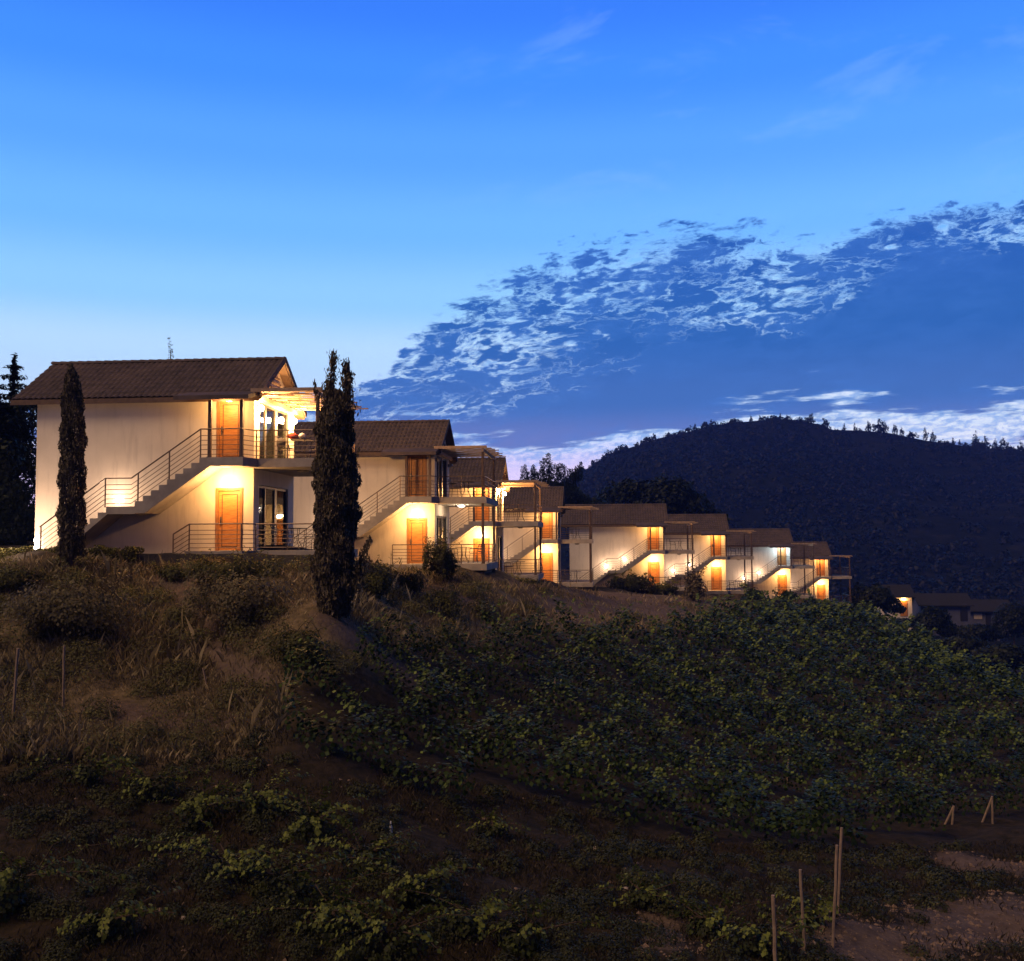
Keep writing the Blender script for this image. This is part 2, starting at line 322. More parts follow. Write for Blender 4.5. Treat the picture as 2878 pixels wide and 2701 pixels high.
# ------------------------------------------------------------------ mesh helpers
def tag(o, label=None, cat=None, group=None, kind=None):
    if label: o['label'] = label
    if cat: o['category'] = cat
    if group: o['group'] = group
    if kind: o['kind'] = kind
    return o
def link(o, parent=None):
    COL.objects.link(o)
    if parent is not None: o.parent = parent
    return o
def empty(name, loc=(0, 0, 0), rz=0.0):
    o = bpy.data.objects.new(name, None); COL.objects.link(o)
    o.location = loc; o.rotation_euler = (0, 0, rz); o.empty_display_size = 0.3
    return o
class MB:
    """collects simple shapes into one mesh"""
    def __init__(s): s.v = []; s.f = []; s.m = []
    def add(s, vs, fs, mi=0):
        b = len(s.v); s.v += [tuple(v) for v in vs]; s.f += [tuple(b + i for i in f) for f in fs]; s.m += [mi] * len(fs); return s
    def box(s, x0, x1, y0, y1, z0, z1, mi=0, bev=0.0):
        if bev:
            e = bev; xs = (x0, x0 + e, x1 - e, x1); 
            # chamfered vertical and top edges via an 8-gon profile
            pr = [(x0 + e, y0), (x1 - e, y0), (x1, y0 + e), (x1, y1 - e), (x1 - e, y1), (x0 + e, y1), (x0, y1 - e), (x0, y0 + e)]
            return s.prism(pr, z0, z1, mi)
        v = [(x0, y0, z0), (x1, y0, z0), (x1, y1, z0), (x0, y1, z0), (x0, y0, z1), (x1, y0, z1), (x1, y1, z1), (x0, y1, z1)]
        return s.add(v, [(0, 3, 2, 1), (4, 5, 6, 7), (0, 1, 5, 4), (1, 2, 6, 5), (2, 3, 7, 6), (3, 0, 4, 7)], mi)
    def prism(s, pts, z0, z1, mi=0):
        n = len(pts); v = [(a, b, z0) for a, b in pts] + [(a, b, z1) for a, b in pts]
        f = [tuple(range(n))[::-1], tuple(range(n, 2 * n))] + [(i, (i + 1) % n, n + (i + 1) % n, n + i) for i in range(n)]
        return s.add(v, f, mi)
    def prism_y(s, pts, y0, y1, mi=0):
        """profile in x,z extruded along y"""
        n = len(pts); v = [(a, y0, b) for a, b in pts] + [(a, y1, b) for a, b in pts]
        f = [tuple(range(n)), tuple(range(n, 2 * n))[::-1]] + [(i, n + i, n + (i + 1) % n, (i + 1) % n) for i in range(n)]
        return s.add(v, f, mi)
    def prism_x(s, pts, x0, x1, mi=0):
        n = len(pts); v = [(x0, a, b) for a, b in pts] + [(x1, a, b) for a, b in pts]
        f = [tuple(range(n))[::-1], tuple(range(n, 2 * n))] + [(i, (i + 1) % n, n + (i + 1) % n, n + i) for i in range(n)]
        return s.add(v, f, mi)
    def tube(s, pts, r, k=6, mi=0, caps=True):
        pts = [Vector(p) for p in pts]; rs = r if isinstance(r, (list, tuple)) else [r] * len(pts)
        b = len(s.v); n = len(pts); up0 = Vector((0, 0, 1))
        for i, p in enumerate(pts):
            d = ((pts[min(i + 1, n - 1)] - p).normalized() + (p - pts[max(i - 1, 0)]).normalized())
            if d.length < 1e-6: d = Vector((0, 0, 1))
            d.normalize(); a = up0 if abs(d.z) < 0.9 else Vector((1, 0, 0))
            e1 = d.cross(a).normalized(); e2 = d.cross(e1).normalized()
            for j in range(k):
                t = 2 * math.pi * j / k; s.v.append(tuple(p + (e1 * math.cos(t) + e2 * math.sin(t)) * rs[i]))
        for i in range(n - 1):
            for j in range(k):
                s.f.append((b + i * k + j, b + i * k + (j + 1) % k, b + (i + 1) * k + (j + 1) % k, b + (i + 1) * k + j)); s.m.append(mi)
        if caps:
            s.f.append(tuple(b + j for j in range(k))[::-1]); s.m.append(mi)
            s.f.append(tuple(b + (n - 1) * k + j for j in range(k))); s.m.append(mi)
        return s
    def bar(s, a, b, w, h, mi=0):
        """rectangular bar from a to b (w sideways, h upwards)"""
        a, b = Vector(a), Vector(b); d = (b - a).normalized(); up = Vector((0, 0, 1)) if abs(d.z) < 0.95 else Vector((0, 1, 0))
        e1 = d.cross(up).normalized() * (w / 2); e2 = e1.cross(d).normalized() * (h / 2)
        v = [p + i * e1 + j * e2 for p in (a, b) for i, j in ((-1, -1), (1, -1), (1, 1), (-1, 1))]
        return s.add(v, [(0, 1, 2, 3)[::-1], (4, 5, 6, 7), (0, 1, 5, 4), (1, 2, 6, 5), (2, 3, 7, 6), (3, 0, 4, 7)], mi)
    def ell(s, c, r, nu=10, nv=6, mi=0, jit=0.0):
        b = len(s.v); c = Vector(c)
        for i in range(nv + 1):
            th = math.pi * i / nv
            for j in range(nu):
                ph = 2 * math.pi * j / nu; q = 1 + (random.uniform(-jit, jit) if jit else 0)
                s.v.append((c.x + r[0] * math.sin(th) * math.cos(ph) * q, c.y + r[1] * math.sin(th) * math.sin(ph) * q, c.z + r[2] * math.cos(th) * q))
        for i in range(nv):
            for j in range(nu):
                s.f.append((b + i * nu + j, b + (i + 1) * nu + j, b + (i + 1) * nu + (j + 1) % nu, b + i * nu + (j + 1) % nu)); s.m.append(mi)
        return s
    def mesh(s, name, *mats, smooth=False):
        me = bpy.data.meshes.new(name); me.from_pydata(s.v, [], s.f)
        for m in mats: me.materials.append(m)
        if len(mats) > 1: me.polygons.foreach_set('material_index', s.m)
        if smooth: me.polygons.foreach_set('use_smooth', [True] * len(me.polygons))
        me.update(); return me
def ob(name, me, parent=None, loc=(0, 0, 0), rz=0.0, scale=None):
    o = bpy.data.objects.new(name, me); COL.objects.link(o)
    if parent is not None: o.parent = parent
    o.location = loc; o.rotation_euler = (0, 0, rz)
    if scale: o.scale = scale
    return o

def quads_mesh(name, V, tint, material, nper=4):
    """V (N,nper,3) -> mesh of N polygons with a per-face 'tint'"""
    N = V.shape[0]; me = bpy.data.meshes.new(name)
    me.vertices.add(N * nper); me.vertices.foreach_set('co', V.reshape(-1).astype(np.float32))
    me.loops.add(N * nper); me.loops.foreach_set('vertex_index', np.arange(N * nper, dtype=np.int32))
    me.polygons.add(N); me.polygons.foreach_set('loop_start', np.arange(0, N * nper, nper, dtype=np.int32))
    at = me.attributes.new('tint', 'FLOAT', 'FACE'); at.data.foreach_set('value', tint.astype(np.float32))
    me.materials.append(material); me.update(); me.validate()
    return me
def leaf_quads(P, size, tilt=0.9, asp=0.8, up=0.35, out=None):
    """kite shaped leaves, random heading, facing mostly outwards/up"""
    N = len(P); th = rng.uniform(0, 2 * np.pi, N)
    nrm = rng.normal(0, 1, (N, 3)) * tilt + np.array([0, 0, up])
    if out is not None: nrm = rng.normal(0, 1, (N, 3)) * tilt * 0.42 + out
    nrm /= np.linalg.norm(nrm, axis=1, keepdims=True)
    a = np.stack([np.cos(th), np.sin(th), rng.normal(0, 0.3, N)], 1)
    e1 = np.cross(nrm, a); e1 /= np.linalg.norm(e1, axis=1, keepdims=True) + 1e-9
    e2 = np.cross(nrm, e1)
    s = np.asarray(size).reshape(-1, 1) * np.ones((N, 1))
    w = s * asp * 0.5
    return np.stack([P - e1 * s * 0.5, P + e2 * w + e1 * s * 0.05, P + e1 * s * 0.55, P - e2 * w + e1 * s * 0.05], 1)
def blade_tris(P, hgt, lean=0.35, w=0.012):
    N = len(P); th = rng.uniform(0, 2 * np.pi, N)
    d = np.stack([np.cos(th), np.sin(th), 0 * th], 1); h = np.asarray(hgt).reshape(-1, 1)
    ww = np.asarray(w).reshape(-1, 1) * np.ones((N, 1))
    side = np.stack([-np.sin(th + 0.7), np.cos(th + 0.7), 0 * th], 1)
    tip = P + d * h * rng.uniform(0, lean, (N, 1)) * 1.4 + np.array([0, 0, 1]) * h
    mid = P + d * h * 0.15 + np.array([0, 0, 0.55]) * h
    return np.stack([P - side * ww, P + side * ww, mid + side * ww * 0.7, tip], 1)

# ------------------------------------------------------------------ houses: positions (pixel of right front ground corner, metres away)
HP = [(711, 1547, 34.0), (1222, 1584, 46.8), (1394, 1616, 58.0), (1569, 1637, 72.0),
      (1867, 1652, 82.6), (2040.5, 1659, 91.3), (2222.5, 1673, 105.0), (2330, 1696, 114.0)]
HPOS = [W(*h) for h in HP]
print('houses', [tuple(np.round(h, 2)) for h in HPOS])

# ------------------------------------------------------------------ terrain height (thin plate spline over surveyed points)
CP = [(-400,1560,33),(-400,1850,26),(-400,2300,18),(-400,2701,12.6),
 (100,1553,32),(100,1700,28.5),(100,1850,25.5),(100,2050,21.5),(100,2300,17.3),(100,2701,12.6),
 (600,1590,31.8),(600,1700,29.3),(600,1850,26.6),(600,2050,22.5),(600,2300,18),(600,2701,13),
 (880,1600,32),(930,1725,27.3),
 (1100,1622,43.5),(1100,1680,36),(1100,1760,31),(1100,1860,28.0),(1100,2000,25),(1100,2200,20.5),(1100,2400,16.8),(1100,2701,13),
 (1480,1655,57),(1500,1700,46),(1500,1800,38),(1500,1900,33),(1500,2050,28),(1500,2250,22.5),(1500,2450,17.2),(1500,2701,13.2),
 (1700,1668,69),(1700,1700,60),
 (1900,1676,76),(1900,1715,64),(1900,1800,50),(1900,1950,39),(1900,2100,31),(1900,2300,24),(1900,2450,18),(1900,2701,13.4),
 (2150,1690,90),(2300,1722,92),(2300,1760,76),(2300,1850,58),(2300,2000,43),(2300,2150,34),(2300,2330,26),(2300,2450,20),(2300,2701,13.8),
 (2450,1742,100),(2600,1802,80),(2700,1900,60),(2700,2000,45),(2700,2200,33),(2700,2380,25),(2700,2550,18),(2700,2701,14.5),
 (2878,1950,50),(2878,2065,40),(3300,2050,42),(3300,2300,28),(3300,2701,15)]
cpw = [W(*c) for c in CP]
for (X, Y, Z), nb in zip(HPOS, range(8)):
    cpw += [np.array([X - 7.6, Y - 0.5, Z - 0.1]), np.array([X + 2.4, Y + 4, Z - 0.4]), np.array([X - 3, Y + 5, Z - 0.15]), np.array([X - 7.5, Y + 6, Z - 0.1])]
    if nb: cpw += [np.array([X - 2.5, Y - 2.0, Z - 0.45]), np.array([X + 2.5, Y - 1.6, Z - 0.62])]
# the land falls away beyond the crest on the right
for q in [(2878,1960,75,-16),(2700,1900,95,-15.5),(2600,1850,115,-14.5),(2500,1790,135,-13.5),(2400,1750,150,-13),(3300,2100,70,-18)]:
    p = W(q[0], q[1], q[2]); cpw.append(np.array([p[0], p[1], q[3]]))
cpw += [np.array([-60.0, 60.0, 1.5]), np.array([-30.0, 90.0, -1.0]), np.array([0.0, 130.0, -5.0]), np.array([30.0, 150.0, -9.5]), np.array([-110.0, 120.0, 3.0]),
        np.array([90.0, 170.0, -17.0]), np.array([0.0, 1.5, -5.6]), np.array([-6.0, 4.0, -5.4]), np.array([8.0, 4.0, -5.7])]
cpw = np.array(cpw)
def warp(x, y):
    y = np.maximum(y, 3.0)
    return np.clip(x / y, -3, 3) * 2.0, np.log(y)
def tps_fit(P, z, lam=2e-4):
    a, b = warp(P[:, 0], P[:, 1]); n = len(z)
    r2 = (a[:, None] - a) ** 2 + (b[:, None] - b) ** 2
    K = 0.5 * r2 * np.log(r2 + 1e-12) + lam * np.eye(n)
    A = np.zeros((n + 3, n + 3)); A[:n, :n] = K; Q = np.stack([np.ones(n), a, b], 1); A[:n, n:] = Q; A[n:, :n] = Q.T
    w = np.linalg.solve(A, np.concatenate([z, [0, 0, 0]]))
    return a, b, w
_ta, _tb, _tw = tps_fit(cpw, cpw[:, 2])
def sn(x, y, s, k=0):
    return np.sin(x * s + 1.3 * k + 0.7 * np.sin(y * s * 0.8 + k)) * np.cos(y * s * 1.1 - 0.4 * k + 0.9 * np.sin(x * s * 0.6 + 2 * k))
def height(x, y):
    x = np.asarray(x, float).ravel(); y = np.asarray(y, float).ravel(); out = np.empty(len(x)); n = len(_ta)
    for i in range(0, len(x), 20000):
        a, b = warp(x[i:i + 20000], y[i:i + 20000])
        r2 = (a[:, None] - _ta) ** 2 + (b[:, None] - _tb) ** 2
        out[i:i + 20000] = (0.5 * r2 * np.log(r2 + 1e-12)) @ _tw[:n] + _tw[n] + _tw[n + 1] * a + _tw[n + 2] * b
    out += 0.10 * sn(x, y, 0.9, 1) + 0.06 * sn(x, y, 2.3, 2) + 0.025 * sn(x, y, 5.3, 3)
    return np.clip(out, -22, 6)
def hit(px, py, d0=11.0, d1=135.0, default=None):
    """first terrain point under a pixel"""
    ds = np.geomspace(d0, d1, 260); r = W(px, py, 1.0); P = ds[:, None] * r
    below = P[:, 2] < height(P[:, 0], P[:, 1])
    i = int(np.argmax(below)) if below.any() else -1
    if i <= 0: return P[0] if i == 0 else (W(px, py, default) if default else None)
    p = P[i]; return np.array([p[0], p[1], height(p[0], p[1])[0]])

# bare patches of soil: pixel polylines turned into ground positions
BARE = []
def bare_line(pts, rad):
    q = [hit(*p) for p in pts]; q = [p for p in q if p is not None]
    for a, b in zip(q[:-1], q[1:]):
        for t in np.linspace(0, 1, 8): BARE.append((*((1 - t) * a + t * b)[:2], rad))
    if len(q) == 1: BARE.append((q[0][0], q[0][1], rad))
bare_line([(470, 1640), (560, 1740), (620, 1860), (760, 1960)], 0.45)
bare_line([(960, 1760), (1040, 1800), (1130, 1880)], 0.9)
bare_line([(300, 1990), (480, 2030), (620, 2050)], 0.6)
bare_line([(1700, 1690), (1760, 1684), (1900, 1690), (2010, 1700)], 4.0)
bare_line([(1560, 1712), (1700, 1718), (1900, 1722)], 3.0)
bare_line([(1660, 1690), (1820, 1705)], 2.2)
bare_line([(2450, 2690), (2650, 2650), (2860, 2560)], 1.2)
bare_line([(2700, 2420), (2860, 2440)], .7)
bare_line([(1850, 2600), (1880, 2660)], .4)
bare_line([(480, 1625), (540, 1627)], 0.8)
bare_line([(1200, 1690), (1330, 1700)], 0.9)
BARE = np.array(BARE)
def bare(x, y):
    out = np.zeros(len(x))
    for bx, by, r in BARE: out = np.maximum(out, np.exp(-((x - bx) ** 2 + (y - by) ** 2) / (r * r)))
    return out

def inpoly(x, y, poly):
    c = np.zeros(len(x), bool); n = len(poly); j = n - 1
    for i in range(n):
        xi, yi = poly[i]; xj, yj = poly[j]
        m = ((yi > y) != (yj > y)) & (x < (xj - xi) * (y - yi) / ((yj - yi) or 1e-9) + xi); c ^= m; j = i
    return c
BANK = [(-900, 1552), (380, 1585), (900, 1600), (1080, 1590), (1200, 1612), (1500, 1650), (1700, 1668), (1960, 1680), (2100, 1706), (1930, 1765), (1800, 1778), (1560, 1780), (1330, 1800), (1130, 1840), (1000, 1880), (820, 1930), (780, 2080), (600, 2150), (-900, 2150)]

def build_terrain():
    ys = np.concatenate([np.linspace(-8, 10, 10)[:-1], np.geomspace(10, 175, 330)])
    us = np.linspace(-1.15, 1.15, 330)
    U, Y = np.meshgrid(us, ys); X = U * np.maximum(Y, 14)
    Z = height(X, Y)
    # ease down into the valley at the far and outer rim
    far = np.clip((Y.ravel() - 140) / 35, 0, 1); Z = Z * (1 - far) + (-19.5) * far
    V = np.stack([X.ravel(), Y.ravel(), Z], 1); nx, ny = len(us), len(ys)
    i = np.arange(ny - 1)[:, None] * nx + np.arange(nx - 1); i = i.ravel()
    Fq = np.stack([i, i + 1, i + nx + 1, i + nx], 1)
    me = bpy.data.meshes.new('hillside'); me.vertices.add(len(V)); me.vertices.foreach_set('co', V.ravel())
    me.loops.add(Fq.size); me.loops.foreach_set('vertex_index', Fq.ravel().astype(np.int32))
    me.polygons.add(len(Fq)); me.polygons.foreach_set('loop_start', np.arange(0, Fq.size, 4, dtype=np.int32))
    me.polygons.foreach_set('use_smooth', np.ones(len(Fq), bool))
    at = me.attributes.new('bare', 'FLOAT', 'POINT'); at.data.foreach_set('value', bare(V[:, 0], V[:, 1]).astype(np.float32))
    qx, qy, qd = PJ(V); dry = inpoly(qx, qy, BANK).astype(float).reshape(ny, nx)  # bank mask for the dry soil with the glow in its colour
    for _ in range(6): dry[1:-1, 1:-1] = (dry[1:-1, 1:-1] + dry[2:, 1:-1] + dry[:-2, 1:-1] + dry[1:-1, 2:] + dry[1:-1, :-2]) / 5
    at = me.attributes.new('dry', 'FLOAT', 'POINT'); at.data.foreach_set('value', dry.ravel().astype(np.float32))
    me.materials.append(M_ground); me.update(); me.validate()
    o = ob('hillside', me); tag(o, kind='structure')
build_terrain()
g = MB(); g.add([(-880, -70, -20), (880, -70, -20), (880, 735, -20), (-880, 735, -20)], [(0, 1, 2, 3)])
tag(ob('ground', g.mesh('ground', M_hill)), kind='structure')

# ------------------------------------------------------------------ the wooded hill across the valley
RIDGE = [(-2600, 1400, 420), (-1300, 1420, 480), (-300, 1430, 520), (500, 1430, 540), (1100, 1430, 550), (1380, 1420, 560), (1500, 1390, 570), (1600, 1345, 580), (1650, 1318, 590), (1720, 1272, 600), (1800, 1250, 610), (1850, 1232, 615), (1950, 1210, 620), (2000, 1195, 625), (2070, 1188, 630),
         (2170, 1178, 630), (2230, 1180, 630), (2300, 1192, 630), (2340, 1208, 630), (2420, 1210, 630), (2500, 1217, 630), (2600, 1238, 625), (2700, 1252, 620), (2800, 1262, 615), (2878, 1268, 610), (3100, 1285, 600), (3500, 1330, 560), (4000, 1420, 500)]
RW = np.array([W(*r) for r in RIDGE])
def ridge_at(s):
    k = np.arange(len(RW)); return np.stack([np.interp(s, k, RW[:, j]) for j in range(3)], -1)
def hill_point(s, t):
    """s along the ridge, t 0 ridge .. 1 foot towards us"""
    r = ridge_at(s); f = r.copy(); d = 0.36 + 0.0 * s
    f[..., 0] *= d; f[..., 1] *= d; f[..., 2] = -20.5
    tt = t[..., None]; p = r * (1 - tt) + f * tt
    prof = (1 - t) ** 1.15
    p[..., 2] = -20.5 + (r[..., 2] + 20.5) * prof
    b = 5.5 * np.sin(p[..., 0] * 0.021 + 1) * np.sin(p[..., 1] * 0.017) + 2.5 * np.sin(p[..., 0] * 0.06 + 0.5) * np.sin(p[..., 1] * 0.05 + 1)
    p[..., 2] += b * np.minimum(t * 6, 1) * np.minimum((1 - t) * 5, 1)
    return p
def build_hill():
    ns, nt_ = 200, 70
    s = np.linspace(0, len(RW) - 1, ns); t = np.linspace(0, 1, nt_)
    Sg, Tg = np.meshgrid(s, t); Pf = hill_point(Sg, Tg)
    r = ridge_at(s); back = r.copy(); back[:, 0] *= 1.08; back[:, 1] *= 1.08; back[:, 2] = -20.5
    P = np.concatenate([back[None], Pf], 0); ny, nx = P.shape[:2]
    i = (np.arange(ny - 1)[:, None] * nx + np.arange(nx - 1)).ravel()
    me = bpy.data.meshes.new('hill'); me.from_pydata(P.reshape(-1, 3).tolist(), [], np.stack([i, i + nx, i + nx + 1, i + 1], 1).tolist())
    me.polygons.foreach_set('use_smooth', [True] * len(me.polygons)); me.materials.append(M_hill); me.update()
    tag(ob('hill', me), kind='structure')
    # woodland cover: one mass of small crowns
    n = 5200; s = rng.uniform(3.0, len(RW) - 1.2, n); t = rng.uniform(0.0, 0.92, n) ** 1.15
    C = hill_point(s, t); rad = rng.uniform(1.5, 3.6, n) * (1 - 0.25 * t)
    dens = np.sin(C[:, 0] * 0.03) + np.sin(C[:, 1] * 0.024 + 2) + rng.normal(0, 0.8, n); k = dens > -0.9
    C, rad = C[k], rad[k]; n = len(C); m = 40
    dirs = rng.normal(0, 1, (n, m, 3)); dirs /= np.linalg.norm(dirs, axis=2, keepdims=True); dirs[..., 2] = np.abs(dirs[..., 2]) * 1.1
    Pp = (C[:, None] + dirs * rad[:, None, None] * rng.uniform(0.6, 1.05, (n, m, 1))).reshape(-1, 3)
    q = leaf_quads(Pp, np.repeat(rad * 0.42, m), 0.5, 0.9, out=dirs.reshape(-1, 3))
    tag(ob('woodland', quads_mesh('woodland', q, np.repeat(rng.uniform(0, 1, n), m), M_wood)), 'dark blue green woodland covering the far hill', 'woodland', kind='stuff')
build_hill()

# ------------------------------------------------------------------ trees and plants
def cloud_tree(name, base, blobs, trunk_pts, trunk_r, nleaf, lsize, material, label, cat, group=None, asp=0.5, limbs=()):
    """base world; blobs [(dx,dy,dz,rx,ry,rz)] in metres; leaves fill the blobs' outer shells"""
    root = empty(name, tuple(base)); tag(root, label, cat, group)
    B = np.array(blobs, float); vol = (B[:, 3] * B[:, 5]); cnt = rng.multinomial(nleaf, vol / vol.sum())
    Ps = []
    for b, c in zip(B, cnt):
        d = rng.normal(0, 1, (c, 3)); d /= np.linalg.norm(d, axis=1, keepdims=True)
        r = rng.uniform(0.25, 1.0, (c, 1)) ** 0.45 * (1 + 0.16 * np.sin(d[:, :1] * 7 + b[0] * 3) * np.sin(d[:, 2:] * 6 + b[2]))
        Ps.append(b[:3] + d * r * b[3:6])
    P = np.concatenate(Ps)
    on = P - np.array([0, 0, B[:, 2].mean()]); on /= np.linalg.norm(on, axis=1, keepdims=True) + 1e-6; on[:, 2] += .3
    q = leaf_quads(P, lsize * rng.uniform(0.6, 1.4, len(P)), 1.1, asp, out=on)
    ob('crown', quads_mesh('crown', q, rng.uniform(0, 1, len(q)) ** 1.6, material), root)
    mb = MB(); mb.tube(trunk_pts, [trunk_r * (1 - 0.75 * i / max(1, len(trunk_pts) - 1)) for i in range(len(trunk_pts))], 7)
    for l in limbs: mb.tube(l, [trunk_r * 0.45, trunk_r * 0.25, trunk_r * 0.1][:len(l)], 5)
    ob('trunk', mb.mesh('trunk', M_trunk), root)
    return root

def cypress(base, H, prof, tips, sprigs, label, n=26000, ls=0.10):
    """prof: [(height fraction, radius, x offset)]"""
    root = empty('cypress_tree', tuple(base)); tag(root, label, 'cypress', 'cypress trees on the slope')
    pr = np.array(prof)
    z = rng.uniform(0, 1, n); rr = np.interp(z, pr[:, 0], pr[:, 1]); xo = np.interp(z, pr[:, 0], pr[:, 2])
    keep = rng.uniform(0, 1, n) < rr / rr.max(); z, rr, xo = z[keep], rr[keep], xo[keep]; n2 = len(z)
    th = rng.uniform(0, 2 * np.pi, n2)
    lump = 1 + 0.10 * np.sin(z * 31 + 2 * np.sin(th * 2)) + 0.09 * np.sin(th * 5 + z * 17) + 0.07 * np.sin(z * 73 + th * 3)
    r = rr * lump * rng.uniform(0.45, 1.03, n2) ** 0.5
    P = np.stack([xo + r * np.cos(th), r * np.sin(th), z * H], 1)
    Pe = [P]
    for (x0, z0, x1, z1, rad, m) in tips:
        t = rng.uniform(0, 1, m); d = rng.normal(0, 1, (m, 3)); rads = rad * (1 - 0.55 * t) * (0.75 + 0.35 * np.sin(t * 23 + x0 * 9))
        Pe.append(np.stack([x0 + (x1 - x0) * t, 0 * t, z0 + (z1 - z0) * t], 1) + d * 0.42 * rads[:, None])
    P = np.concatenate(Pe)
    q = leaf_quads(P, ls * rng.uniform(0.6, 1.5, len(P)), 0.55, 0.42)
    # stretch the sprays upwards
    c = q.mean(1, keepdims=True); q = c + (q - c) * np.array([0.75, 0.75, 1.5])
    ob('crown', quads_mesh('crown', q, rng.uniform(0, 1, len(q)) ** 1.5, M_cyp), root)
    mb = MB(); mb.tube([(0, 0, -0.6), (0.02, 0, H * 0.3), (prof[-2][2], 0, H * 0.8)], [0.13, 0.10, 0.03], 7)
    for s_ in sprigs: mb.tube(s_, [0.03, 0.02, 0.008][:len(s_)], 5)
    ob('trunk', mb.mesh('trunk', M_trunk), root)
    return root

b1 = hit(198, 1560, 20, 40); 
if b1 is None: b1 = W(198, 1560, 31)
b1 = W(198, 1562, 30.6)
cypress(b1, 5.75, [(0, 0.35, 0.03), (0.1, 0.37, 0.03), (0.35, 0.36, 0), (0.6, 0.34, 0.0), (0.74, 0.32, -0.02), (0.84, 0.27, -0.04), (0.93, 0.19, -0.07), (0.97, 0.10, -0.09), (1.0, 0.03, -0.10)],
        [], [], 'slim tapering cypress standing in front of the long blank wall of the nearest house', 22000, 0.09)
b2 = W(938, 1732, 27.2)
cypress(b2, 6.0, [(0, 0.34, 0), (0.08, 0.44, -0.02), (0.2, 0.50, 0.0), (0.35, 0.50, 0.02), (0.46, 0.56, 0.06), (0.6, 0.56, 0.06), (0.75, 0.48, 0.0), (0.84, 0.46, 0.0), (0.90, 0.40, 0.04), (0.95, 0.28, 0.06), (1.0, 0.10, 0.06)],
        [(-0.16, 5.2, -0.04, 7.0, 0.30, 900), (0.34, 5.2, 0.30, 6.75, 0.36, 1100), (0.28, 5.3, 0.40, 6.5, 0.34, 500), (-0.20, 5.1, -0.20, 6.2, 0.34, 700), (-0.50, 5.75, -0.55, 6.25, 0.12, 60),
         (0.45, 0.7, 0.98, 2.05, 0.26, 420), (0.35, 0.4, 0.75, 1.35, 0.42, 1300), (0.40, 2.6, 0.62, 4.4, 0.20, 260)],
        [[(0.3, 0, 0.3), (0.7, 0, 1.3), (0.95, 0, 2.0)], [(-0.1, 0, 5.5), (-0.05, 0, 6.2), (0, 0, 6.95)], [(0.25, 0, 5.5), (0.3, 0, 6.1), (0.28, 0, 6.7)]],
        'thick ragged cypress with forked top and low side branch between the two nearest houses', 46000, 0.10)

# conifer and dense trees behind the left end of the first house
bt = W(25, 1560, 44)
cloud_tree('conifer_tree', bt, [(0, 0, 2.5, 2.2, 2, 2.6), (-.8, .3, 4.8, 1.6, 1.6, 1.6), (0.5, 0, 6.0, .9, .9, .8), (-0.9, 0, 1, 2, 2, 1.6)] +
           [(.35 * math.cos(a) * (1.4 - k * .28), 0.3 * math.sin(a), 6.4 + k * .42, .75 - k * .12, .4, .12) for k in range(5) for a in (0.2, 2.9)] + [(0.05, 0, 8.2, .10, .10, .55), (0.05, 0, 7.3, .2, .2, 1.0)],
           [(0, 0, -1), (0, 0, 4), (0.05, 0, 8.6)], 0.18, 26000, 0.20, M_pine, 'dark conifer with a jagged tip behind the left end of the nearest house', 'conifer', asp=0.4)
bt = W(-10, 1560, 40)
cloud_tree('broadleaf_tree', bt, [(0.1, 0, 1.6, 1.1, 1.2, 1.7), (-0.2, 0, 3.8, 1.0, 1.1, 1.6), (-.6, 0, 5.3, 1.1, 1.1, 1.0)],
           [(0, 0, -1), (0, 0, 2), (-0.2, 0, 4.5)], 0.12, 20000, 0.17, M_pine, 'tall dim leafy tree at the left picture edge below the dark conifer', 'tree', asp=0.8)
b = W(477, 1160, 46)
cloud_tree('young_cypress', b, [(0, 0, 0.8, .35, .35, 1.6), (.02, 0, 2.55, .13, .13, .55), (-.05, 0, 3.1, .08, .08, .25), (-.1, 0, 3.35, .07, .07, .08)],
           [(0, 0, -3), (0, 0, 1.5), (0, 0, 2.8)], 0.06, 900, 0.10, M_cyp, 'thin cypress tip poking above the roof ridge of the nearest house', 'cypress', asp=0.4)

# trees behind the middle houses
b = W(1545, 1500, 120)
sp = [(-2.9, 0, 6.6, .55, .5, 1.6), (-2.9, 0, 5.2, 1.1, 1, 1.2), (-1.4, 0, 6.0, 1.5, 1.4, 1.5), (-.4, 0, 7.8, .8, .8, 1.2), (-.1, 0, 9.0, .3, .3, .5), (.6, 0, 6.9, .8, .8, 1.3), (1.4, 0, 7.2, .7, .7, 1.1), (2.5, 0, 6.3, .8, .8, 1.3), (3.4, 0, 6.9, .6, .6, 1.1),
      (0, 0, 4.6, 3.6, 2, 1.6), (-3.6, 0, 4.6, 1.1, 1.1, .8), (1.9, 0, 4.2, 2.2, 2, 1.8), (-1.5, 0, 3.6, 2.6, 2.2, 1.8), (4.0, 0, 3.6, 1.2, 1.1, .9), (-1.9, 0, 7.4, .35, .3, .7), (3.7, 0, 7.9, .22, .2, .5)]
cloud_tree('pine_tree', b, sp, [(0, 0, -4), (0, 0, 3), (0, 0, 8)], 0.3, 24000, 0.30, M_pine, 'spiky many-tipped pine standing against the lilac sky behind the third house', 'pine', asp=0.35,
           limbs=[[(0, 0, 3), (1.8, 0, 5), (3.3, 0, 7)], [(0, 0, 3), (-1.6, 0, 5), (-2.9, 0, 7.2)]])
b = W(1870, 1520, 135)
